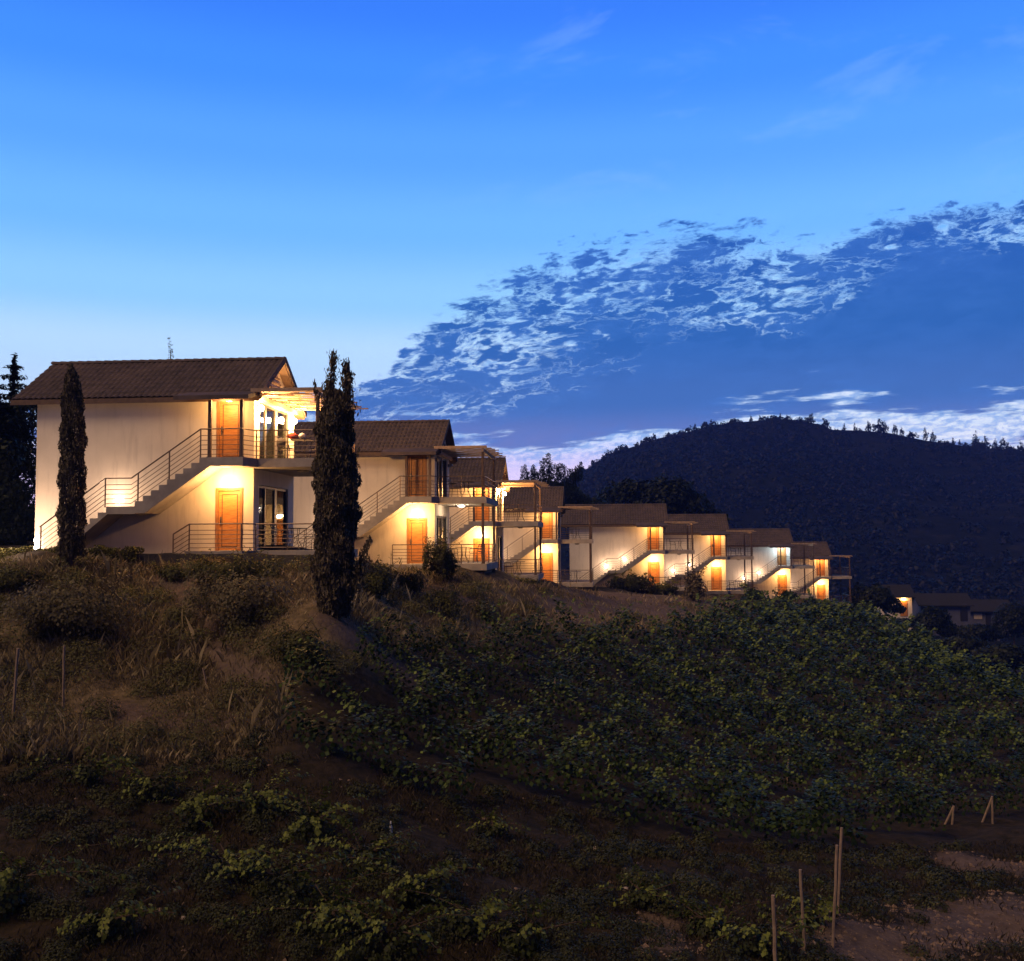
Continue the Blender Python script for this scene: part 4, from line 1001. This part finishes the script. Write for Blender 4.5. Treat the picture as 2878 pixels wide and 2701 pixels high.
def bush_at(px, py, w, h, label, name='shrub', n=1500, ls=None, material=None, d=None, cat='shrub', group=None, shoots=0):
    p = W(px, py, d) if d else hit(px, py)
    if p is None: p = W(px, py, 40)
    dep = PJ(p)[2]; m = dep / F; w *= m; h *= m; ls = ls or max(.06, dep * .0028)
    bl = [(rng.uniform(-.25, .25) * w, rng.uniform(-.2, .2) * w, h * rng.uniform(.3, .65), w * rng.uniform(.26, .40), w * .3, h * rng.uniform(.28, .42)) for _ in range(5)]
    sh = [((rng.uniform(-.3, .3) * w, 0, h * .6), (rng.uniform(-.6, .6) * w, rng.uniform(-.2, .2) * w, h * rng.uniform(.9, 1.25)), .05, 14) for _ in range(shoots)]
    return plant(name, p, bl, n, ls, material or M_shrub, label, cat, group, sh)

bush_at(1245, 1632, 110, 125, 'leafy bush with a tall sprout in front of the second house terrace', n=3600, shoots=9, d=42.5)
bush_at(1162, 1672, 88, 78, 'small dark round shrub on the slope below the second house', n=2600, ls=.07)
bush_at(1250, 1752, 120, 105, 'larger dark round shrub further down the slope below the second house', n=2600, ls=.08)
bush_at(1765, 1668, 150, 58, 'spreading green shrub against the wall of the fifth house', n=2600, shoots=10, d=79)
bush_at(1860, 1672, 90, 36, 'low green shrub in front of the lower door of the fifth house', n=1200, shoots=5, d=79)
bush_at(1950, 1702, 66, 96, 'dark spiky bush standing between the fifth and sixth houses', n=1800, shoots=14, material=M_cyp, d=74)
bush_at(2112, 1688, 70, 40, 'vine bush in front of the posts of the sixth house', n=1000, shoots=5, d=88, material=M_vine)
bush_at(2200, 1692, 70, 30, 'yellowish vine bush below the door of the seventh house', n=900, shoots=5, d=96, material=M_vine)
bush_at(640, 1640, 260, 78, 'wide leafy green bush under the railing of the nearest terrace', n=4200, shoots=16, ls=.09)
bush_at(470, 1640, 120, 50, 'small green bush left of the nearest terrace railing', n=1500, shoots=6, ls=.08)
bush_at(660, 1760, 300, 150, 'big dark bush in the middle of the bank below the nearest terrace', n=5200, ls=.09, material=M_brush, shoots=12)
bush_at(850, 1880, 190, 120, 'dark bush on the bank left of the foot of the thick cypress', n=3200, ls=.08, shoots=6)
bush_at(230, 1800, 380, 180, 'big dim bush on the left part of the bank below the slim cypress', n=6000, ls=.09, material=M_brush, shoots=14)
bush_at(60, 1660, 200, 70, 'dim bush at the left picture edge below the stair foot', n=2400, ls=.09, shoots=6)
bush_at(1065, 1690, 120, 110, 'loose bush hugging the foot of the thick cypress on its right', n=3000, ls=.08, shoots=8)
bush_at(1350, 1668, 130, 50, 'green weedy bush in front of the third house terrace', n=1900, shoots=12, d=52)
bush_at(1460, 1672, 150, 52, 'bright green weedy bush below the railing of the fourth house', n=2200, shoots=12, d=57)
bush_at(1560, 1690, 90, 40, 'low bush just below the fourth house terrace end', n=1300, shoots=6, d=60)
hd = MB()
root = empty('hedge', tuple(h1 + np.array([-6.0, -1.6, -0.25]))); tag(root, 'low clipped hedge in front of the nearest stair, left of the stone wall', 'hedge')
P = rng.uniform(-1, 1, (9000, 3)) * np.array([2.9, .3, .2]) + np.array([0, 0, .16]); P[:, 2] += .05 * np.sin(P[:, 0] * 5) + .04 * np.sin(P[:, 0] * 13)
ob('foliage', quads_mesh('foliage', leaf_quads(P, .07 * rng.uniform(.6, 1.4, len(P))), rng.uniform(0, 1, len(P)) ** 1.5, M_shrub), root)
hd.tube([(-2.8, 0, -.3), (-2.8, 0, .1)], .03, 5); hd.tube([(0, 0, -.3), (0, 0, .1)], .03, 5); hd.tube([(2.7, 0, -.3), (2.7, 0, .1)], .03, 5)
ob('stem', hd.mesh('stem', M_trunk), root)

# ------------------------------------------------------------------ vineyard: rows of leafy canopy following the slope
VPOLY = [(820, 1905), (1000, 1880), (1150, 1825), (1330, 1795), (1560, 1782), (1800, 1778), (1930, 1765), (2020, 1730), (2150, 1712), (2300, 1718), (2430, 1742), (2600, 1800), (2878, 1945), (3500, 2250), (3500, 2300),
         (2878, 2300), (2600, 2370), (2300, 2400), (2050, 2400), (1700, 2335), (1300, 2270), (1000, 2200), (740, 2090)]
def build_vineyard():
    Ps, Ss, Ts, Ns = [], [], [], []
    ys = []; y = 18.0
    while y < 112: ys.append(y); y += 2.2 + 0.010 * y
    for k, y0 in enumerate(ys):
        x = np.arange(-16, 75, 0.22); yy = y0 + 0.12 * x * 0 + 0.5 * np.sin(x * .11 + k) + 0.0 * x
        zz = height(x, yy); px, py, dd = PJ(np.stack([x, yy, zz], 1)); m = inpoly(px, py, VPOLY)
        # do not grow over the crest's far side
        x, yy, zz, dd, px = x[m], yy[m], zz[m], dd[m], px[m]
        if not len(x): continue
        gap = np.sin(x * 3.1 + k * 2.1 + 1.5 * np.sin(x * .37 + k * 3)) * 0.6 + np.sin(x * 0.9 + k * 1.7) * 0.4
        ls = np.clip(dd * 0.0034, 0.10, 0.32); hz = np.clip(1.0 + 0.55 * gap + 0.10 * rng.normal(0, 1, len(x)), .3, 2.2) * np.clip(1.1 - dd / 400, .7, 1)
        cnt = (0.22 * 2.9 / (ls * ls) * np.clip(1.0 + .5 * gap, .35, 1.5)).astype(int)
        idx = np.repeat(np.arange(len(x)), cnt); n = len(idx)
        zf = rng.uniform(0.05, 1, n) ** 0.55
        yo = np.clip(rng.normal(0, 1, n), -1.6, 1.6) * 0.30 * (1 - 0.45 * zf) 
        P = np.stack([x[idx] + rng.uniform(-.13, .13, n), yy[idx] + yo, zz[idx] + hz[idx] * zf], 1)
        Ps.append(P); Ss.append(ls[idx] * rng.uniform(.6, 1.35, n)); Ts.append(rng.uniform(0, 1, n) ** 1.5 * .8)
        Ns.append(np.stack([0.25 * np.cos(x[idx] * 3.1 + k * 2.1), yo / .30 * (1.15 - zf), 1.5 * zf ** 2 - .1], 1))
        # shoots
        ns = int(len(x) * (0.55 if dd.mean() < 45 else 0.34)); 
        if ns:
            i0 = rng.integers(0, len(x), ns); L = rng.uniform(.35, 1.1, ns); th = rng.uniform(0, 2 * np.pi, ns); m_ = 11
            t = np.linspace(0, 1, m_)[None]; 
            sx = x[i0][:, None] + np.cos(th)[:, None] * L[:, None] * t * .8; sy = yy[i0][:, None] + np.sin(th)[:, None] * L[:, None] * t * .4
            sz = (zz[i0] + hz[i0] * .85)[:, None] + L[:, None] * (1.1 * t - .75 * t * t * rng.uniform(0, 1.4, (ns, 1)))
            P = np.stack([sx, sy, sz], 2).reshape(-1, 3) + rng.normal(0, .035, (ns * m_, 3))
            Ps.append(P); Ss.append(np.repeat(ls[i0], m_) * rng.uniform(.6, 1.2, ns * m_)); Ts.append(rng.uniform(.55, 1, ns * m_)); Ns.append(np.tile([-.2, -.35, .8], (ns * m_, 1)))
    P = np.concatenate(Ps); s = np.concatenate(Ss); t = np.concatenate(Ts)
    print('vine leaves', len(P))
    q = leaf_quads(P, s, 0.62, 0.85, out=np.concatenate(Ns))
    tag(ob('vineyard', quads_mesh('vineyard', q, t, M_vine)), 'dark green vineyard canopy covering the slope below the houses', 'vineyard', kind='stuff')
build_vineyard()

# ------------------------------------------------------------------ dry grass, weeds and scrub on the bank
def scatter(poly, n, y0, y1, pad=0.2):
    """random ground points whose picture position falls inside the polygon"""
    out = []
    tries = 0; got = 0
    while got < n and tries < 12:
        m = n * 3; y = np.exp(rng.uniform(np.log(y0), np.log(y1), m)) ; u = rng.uniform(-.95, .75, m)
        k = rng.uniform(0, 1, m) < (y / y1) ** 0.6; y, u = y[k], u[k]; x = u * y
        z = height(x, y); P = np.stack([x, y, z], 1); px, py, d = PJ(P); k = inpoly(px, py, poly); P = P[k]
        out.append(P); got += len(P); tries += 1
    return np.concatenate(out)[:n]
FORE = [(-900, 2100), (600, 2100), (800, 2040), (1000, 2120), (1700, 2290), (2050, 2380), (2600, 2390), (3500, 2290), (3500, 2760), (-900, 2760)]
def build_grass():
    P = scatter(BANK, 150000, 16, 80); nb = np.sin(P[:, 0] * .8 + 1) * np.sin(P[:, 1] * .9) + .6 * np.sin(P[:, 0] * 2.7) * np.sin(P[:, 1] * 2.1 + 1) + rng.normal(0, .35, len(P))
    br = bare(P[:, 0], P[:, 1]); P = P[(rng.uniform(0, 1, len(P)) > br * .97) & (nb > -.55)]; nb = np.sin(P[:, 0] * .8 + 1) * np.sin(P[:, 1] * .9)
    d = P[:, 1]; h = rng.uniform(.07, .26, len(P)) * (1 + .7 * nb)
    G = scatter(FORE, 120000, 9, 30); br = bare(G[:, 0], G[:, 1]); ng = np.sin(G[:, 0] * 1.4) * np.sin(G[:, 1] * 1.3) + .5 * np.sin(G[:, 0] * 3.9 + 2) * np.sin(G[:, 1] * 3.3) + rng.normal(0, .3, len(G))
    G = G[(rng.uniform(0, 1, len(G)) > br * .9) & (ng > -.25)]
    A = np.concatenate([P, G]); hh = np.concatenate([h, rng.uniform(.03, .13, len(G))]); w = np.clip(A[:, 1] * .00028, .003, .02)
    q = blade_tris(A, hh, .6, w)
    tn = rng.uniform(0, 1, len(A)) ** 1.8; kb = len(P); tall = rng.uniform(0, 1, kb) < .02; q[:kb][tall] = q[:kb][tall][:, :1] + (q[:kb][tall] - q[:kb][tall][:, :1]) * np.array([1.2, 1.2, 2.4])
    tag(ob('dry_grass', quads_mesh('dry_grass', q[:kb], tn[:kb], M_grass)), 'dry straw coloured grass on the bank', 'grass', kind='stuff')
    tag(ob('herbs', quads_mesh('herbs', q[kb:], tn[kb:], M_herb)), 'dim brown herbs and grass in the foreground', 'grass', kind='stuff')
    # leafy weeds and scrub in clumps
    Cn = scatter(BANK, 520, 16, 80); br = bare(Cn[:, 0], Cn[:, 1]); Cn = Cn[rng.uniform(0, 1, len(Cn)) > br]
    Cf = scatter(FORE, 1100, 9, 30); br = bare(Cf[:, 0], Cf[:, 1]); Cf = Cf[rng.uniform(0, 1, len(Cf)) > br]
    C = np.concatenate([Cn, Cf]); r = np.concatenate([rng.uniform(.2, .75, len(Cn)), rng.uniform(.10, .32, len(Cf))])
    for (C_, r_, nm_, mt_, lb_) in ((Cn, r[:len(Cn)], 'scrub', M_weed, 'low leafy weeds and scrub scattered over the bank'), (Cf, r[len(Cn):], 'undergrowth', M_fdark, 'dark leafy undergrowth between the foreground vines')):
      Q, T = [], []
      for c, rr in zip(C_, r_):
          ls = max(.035, c[1] * .0026); m = int(min(500, 10 * (rr / ls) ** 2 * .9)); d = rng.normal(0, 1, (m, 3)); d /= np.linalg.norm(d, axis=1, keepdims=True); d[:, 2] = np.abs(d[:, 2]) * .8
          p = c + d * rr * rng.uniform(.3, 1.05, (m, 1)) ** .5; Q.append(leaf_quads(p, ls * rng.uniform(.6, 1.4, m), .9, .6, out=d + np.array([0, 0, .4]))); T.append(np.full(m, rng.uniform(0, .5)) + rng.uniform(0, .4, m))
      tag(ob(nm_, quads_mesh(nm_, np.concatenate(Q), np.concatenate(T), mt_)), lb_, nm_, kind='stuff')
build_grass()

def build_pebbles():
    P = scatter(FORE, 30000, 9, 26); br = bare(P[:, 0], P[:, 1]); P = P[(br > .12) | (rng.uniform(0, 1, len(P)) < .05)][:3500]
    base = np.array([[1, 0, 0], [0, 1, 0], [-1, 0, 0], [0, -1, 0], [0, 0, .7]]); tri = [(0, 1, 4), (1, 2, 4), (2, 3, 4), (3, 0, 4)]
    n = len(P); sz = .012 + .05 * rng.uniform(0, 1, n) ** 5; V = base[None] * sz[:, None, None] * rng.uniform(.6, 1.4, (n, 5, 3)); a = rng.uniform(0, 6.28, n)
    Rz = np.stack([np.stack([np.cos(a), -np.sin(a), 0 * a], 1), np.stack([np.sin(a), np.cos(a), 0 * a], 1), np.tile([0, 0, 1.], (n, 1))], 1)
    V = np.einsum('nij,nkj->nki', Rz, V) + P[:, None]; T = V[:, np.array(tri)].reshape(-1, 3, 3)
    tag(ob('gravel', quads_mesh('gravel', T, rng.uniform(0, 1, len(T)), M_soilclod, 3)), 'loose clods and gravel on the bare soil', 'gravel', kind='stuff')
build_pebbles()

# ------------------------------------------------------------------ straggling vines of the foreground
FV = [(560, 2330, 1.0, 'vine with long shoots left of the brightest foreground shoots'), (700, 2300, 1.2, 'bright green vine spreading right at the upper left of the foreground'),
      (880, 2370, 1.1, 'vine trailing a long pale shoot to the right, mid left foreground'), (640, 2480, 1.1, 'vine below the bright spreading one, left foreground'),
      (800, 2540, 1.2, 'yellow green vine in the lower left middle of the foreground'), (1020, 2470, .9, 'vine with upright shoots below the white marker stone'),
      (1190, 2540, 1.0, 'bright vine with two rising shoots at the bottom centre'), (1110, 2690, 1.0, 'vine cut by the bottom edge left of centre'),
      (930, 2640, 1.1, 'dark vine near the bottom edge under the yellow green one'), (300, 2640, .7, 'lone low vine shoot at the bottom left'),
      (50, 2560, 1.3, 'dense green vine clump on the left picture edge'), (1340, 2640, .8, 'small vine right of the bottom centre one'),
      (1480, 2690, .8, 'small vine cut by the bottom edge at the centre'), (1810, 2560, .6, 'tiny vine sprig alone on the brown ground'),
      (2290, 2610, .7, 'vine growing between the wooden stakes'), (2150, 2690, .8, 'vine at the foot of the shortest stake'),
      (430, 2250, .9, 'dim vine with pale leaf tips on the left slope'), (250, 2200, .9, 'dim vine with curled leaves at the far left slope'),
      (1380, 2360, .6, 'faint vine at the lower edge of the dark band'), (2000, 2640, .7, 'small vine left of the stakes near the pale stone')]
for px, py, s_, lab in FV:
    p = hit(px, py, 9); 
    if p is None: continue
    s_ *= 0.9; sh = []
    for _ in range(11):
        a = rng.uniform(0, 2 * np.pi); L = rng.uniform(.5, 1.5) * s_
        sh.append(((.2 * s_ * math.cos(a), .2 * s_ * math.sin(a), .4 * s_), (L * math.cos(a) * 1.1, L * math.sin(a) * .7, s_ * rng.uniform(.15, .85)), s_ * .10, int(30 * L) + 10))
    bl = [(rng.uniform(-.4, .4) * s_, rng.uniform(-.3, .3) * s_, rng.uniform(.12, .35) * s_, .36 * s_, .36 * s_, .20 * s_) for _ in range(4)]
    plant('grape_vine', p, bl, int(650 * s_), .062, M_fvine, lab, 'vine', 'straggling vines in the foreground', sh, tintp=2.2, asp=.9)

# ------------------------------------------------------------------ wooden stakes and end posts
def stake(bx, by, tx, ty, label, r=0.028, name='wooden_stake', d=None, brace=None, group='wooden stakes of the vineyard'):
    p = W(bx, by, d) if d else hit(bx, by, 9)
    if p is None: p = W(bx, by, 20)
    dep = PJ(p)[2]; q = W(tx, ty, dep); v = q - p; v = Vector(v)
    mb = MB(); n = 5
    pts = [Vector((random.uniform(-.006, .006), random.uniform(-.006, .006), 0)) + v * (i / n) for i in range(n + 1)]
    pts[0] = v * -0.12
    r *= .82; mb.tube(pts, [r * random.uniform(.9, 1.1) for _ in pts], 7)
    if brace is None:
        o = ob(name, mb.mesh(name, M_stake), None, tuple(p)); tag(o, label, 'stake', group); return o
    root = empty(name, tuple(p)); tag(root, label, 'post', 'braced end posts')
    ob('post', mb.mesh('post', M_stake), root)
    e = W(brace[0], brace[1], dep + .1) - p; mb = MB(); mb.tube([Vector(e) + (Vector(e) - v).normalized() * .2, v * .97], r * .95, 7); ob('brace', mb.mesh('brace', M_stake), root)
    return root
stake(2180, 2712, 2172, 2516, 'shortest leftmost wooden stake cut by the bottom edge', .030, d=12.8)
stake(2263, 2680, 2248, 2444, 'wooden stake leaning slightly left, second from the left of the four', .026)
stake(2342, 2672, 2352, 2375, 'taller wooden stake leaning slightly right in front of its twin', .028)
stake(2355, 2567, 2365, 2326, 'tallest reaching thin stake just behind its twin', .026)
stake(2674, 2350, 2680, 2265, 'braced end post with its strut leaning left, the left one of two', .036, 'end_post', brace=(2640, 2350), d=27.5)
stake(2791, 2352, 2788, 2238, 'braced end post with its strut leaning left, the right taller one', .036, 'end_post', brace=(2751, 2336), d=27.5)
stake(2213, 2198, 2216, 2134, 'thin grey stake among the dark vines of the right half', .03)
stake(1558, 1975, 1560, 1905, 'thin stake rising from the vines at the centre', .035)
stake(1460, 2062, 1462, 2012, 'short pale stake among vines left of centre', .03)
stake(35, 2040, 50, 1822, 'faint tall stake leaning right near the left picture edge', .035)
stake(178, 2000, 180, 1815, 'faint upright stake on the left bank', .035)
stake(915, 1895, 913, 1812, 'short stake on the bank below the thick cypress', .03)
stake(584, 1940, 570, 1878, 'short pale leaning stake beside the bare path', .03)
stake(2370, 1990, 2372, 1962, 'tiny stake tip in the far right vines', .035)
for px, py, s_, lab in [(515, 2594, .045, 'small orange stone at the lower left'), (2023, 2626, .05, 'small whitish stone left of the stakes'), (2296, 2656, .045, 'pale stone beside the second stake'),
                        (1675, 2392, .06, 'rounded ochre stone in the lower middle'), (1718, 2655, .06, 'pinkish stone at the bottom centre right'), (1758, 2512, .05, 'small white chip of stone on brown ground')]:
    p = hit(px, py, 9)
    if p is None: continue
    mb = MB(); mb.ell((0, 0, s_ * .5), (s_, s_ * .8, s_ * .75), 9, 6, jit=.14); tag(ob('stone', mb.mesh('stone', M_pale), None, tuple(p)), lab, 'stone', 'loose stones')
p = hit(1098, 2345, 9)
mb = MB(); mb.tube([(0, 0, 0), (0, 0, .10), (0, 0, .14), (0, 0, .20)], [.032, .032, .014, .012], 9); tag(ob('bottle', mb.mesh('bottle', M_white), None, tuple(p)), 'small white bottle standing on the dark ground left of centre', 'bottle')


# ------------------------------------------------------------------ furniture on balconies and terraces
def m_chair():
    out = {}
    mb = MB(); mb.box(-.22, .22, -.21, .21, .43, .455, bev=.02); out['seat'] = [mb.mesh('seat', M_black)]
    mb = MB(); mb.tube([(-.21, .2, .45), (-.21, .27, .86), (.21, .27, .86), (.21, .2, .45)], .012, 5)
    for k in range(5): mb.bar((-.21, .215 + k * .012, .53 + k * .075), (.21, .215 + k * .012, .53 + k * .075), .01, .04)
    out['backrest'] = [mb.mesh('backrest', M_black)]
    out['leg'] = []
    for sx in (-1, 1):
        for sy in (-1, 1):
            mb = MB(); mb.tube([(sx * .2, sy * .18, .45), (sx * .24, sy * .24, 0)], .012, 5); out['leg'].append(mb.mesh('leg', M_black))
    out['armrest'] = []
    for sx in (-1, 1):
        mb = MB(); mb.tube([(sx * .21, .25, .68), (sx * .25, -.15, .67), (sx * .24, -.2, .45)], .013, 5); out['armrest'].append(mb.mesh('armrest', M_black))
    return out
def m_table():
    out = {}; mb = MB(); n = 18; mb.prism([(.40 * math.cos(2 * math.pi * i / n), .40 * math.sin(2 * math.pi * i / n)) for i in range(n)], .715, .74); out['tabletop'] = [mb.mesh('tabletop', M_black)]
    out['leg'] = []
    for k in range(4):
        a = math.pi / 4 + k * math.pi / 2; mb = MB(); mb.tube([(.16 * math.cos(a), .16 * math.sin(a), .715), (.10 * math.cos(a), .10 * math.sin(a), .35), (.30 * math.cos(a), .30 * math.sin(a), 0)], .012, 5); out['leg'].append(mb.mesh('leg', M_black))
    return out
CH, TB = m_chair(), m_table()
ORD = ['nearest', 'second', 'third', 'fourth', 'fifth', 'sixth', 'seventh', 'eighth']
def furn(kind, hi, up, x, y, rz, label):
    p = HPOS[hi] + np.array([x, y, 3.0 if up else 0.0]); root = empty(kind, tuple(p), R(rz)); tag(root, label, 'table' if 'table' in kind else 'chair', 'dark metal balcony tables' if 'table' in kind else 'dark metal balcony chairs')
    for nm, ms in (TB if 'table' in kind else CH).items():
        for me in ms: ob(nm, me, root)
    return root
for hi in range(8):
    for up in (True, False):
        lv = 'upper balcony' if up else 'ground terrace'
        tx, ty = 1.35 + .15 * ((hi * 3 + up) % 3 - 1), .75 + .2 * ((hi + up) % 2)
        if hi >= 6 and up and hi == 7: continue
        furn('cafe_table', hi, up, tx, ty, 0, f'round dark metal table on the {lv} of the {ORD[hi]} house')
        furn('cafe_chair', hi, up, tx - .55, ty + .1, 80, f'dark metal chair left of the table on the {lv} of the {ORD[hi]} house')
        if hi == 0 or (hi == 1 and not up): furn('cafe_chair', hi, up, tx + .5, ty + .35, -110, f'dark metal chair right of the table on the {lv} of the {ORD[hi]} house')
def cloth(hi, x, y, z, r, material, name, label, cat):
    mb = MB(); mb.ell((0, 0, r[2]), r, 12, 8, jit=.12); o = ob(name, mb.mesh(name, material, smooth=True), None, tuple(HPOS[hi] + np.array([x, y, z]))); tag(o, label, cat)
cloth(0, 1.10, .70, 3.742, (.20, .14, .10), M_red, 'red_towel', 'crumpled red towel on the balcony table of the nearest house', 'towel')
cloth(0, 1.42, .72, 3.742, (.12, .12, .10), M_white, 'white_bag', 'white bag on the balcony table of the nearest house', 'bag')
cloth(0, .66, .82, 3.457, (.17, .17, .17), M_dark, 'dark_bag', 'dark bag on the balcony chair of the nearest house', 'bag')

# ------------------------------------------------------------------ evening air
HAZE = 0.00045
def f_haze(m):
    m.use_nodes = True; nt = m.node_tree; nt.nodes.clear(); out = nt.nodes.new('ShaderNodeOutputMaterial'); v = nt.nodes.new('ShaderNodeVolumePrincipled')
    v.inputs['Density'].default_value = HAZE; v.inputs['Color'].default_value = (0.12, 0.26, 1.0, 1); v.inputs['Anisotropy'].default_value = 0.0
    nt.links.new(v.outputs[0], out.inputs['Volume'])
if HAZE:
    hm = bpy.data.materials.new('evening_haze'); f_haze(hm)
    mb = MB(); mb.box(-900, 900, -80, 745, -23, 118); tag(ob('haze', mb.mesh('haze', hm)), 'thin blue evening haze over the valley', 'haze', kind='stuff')
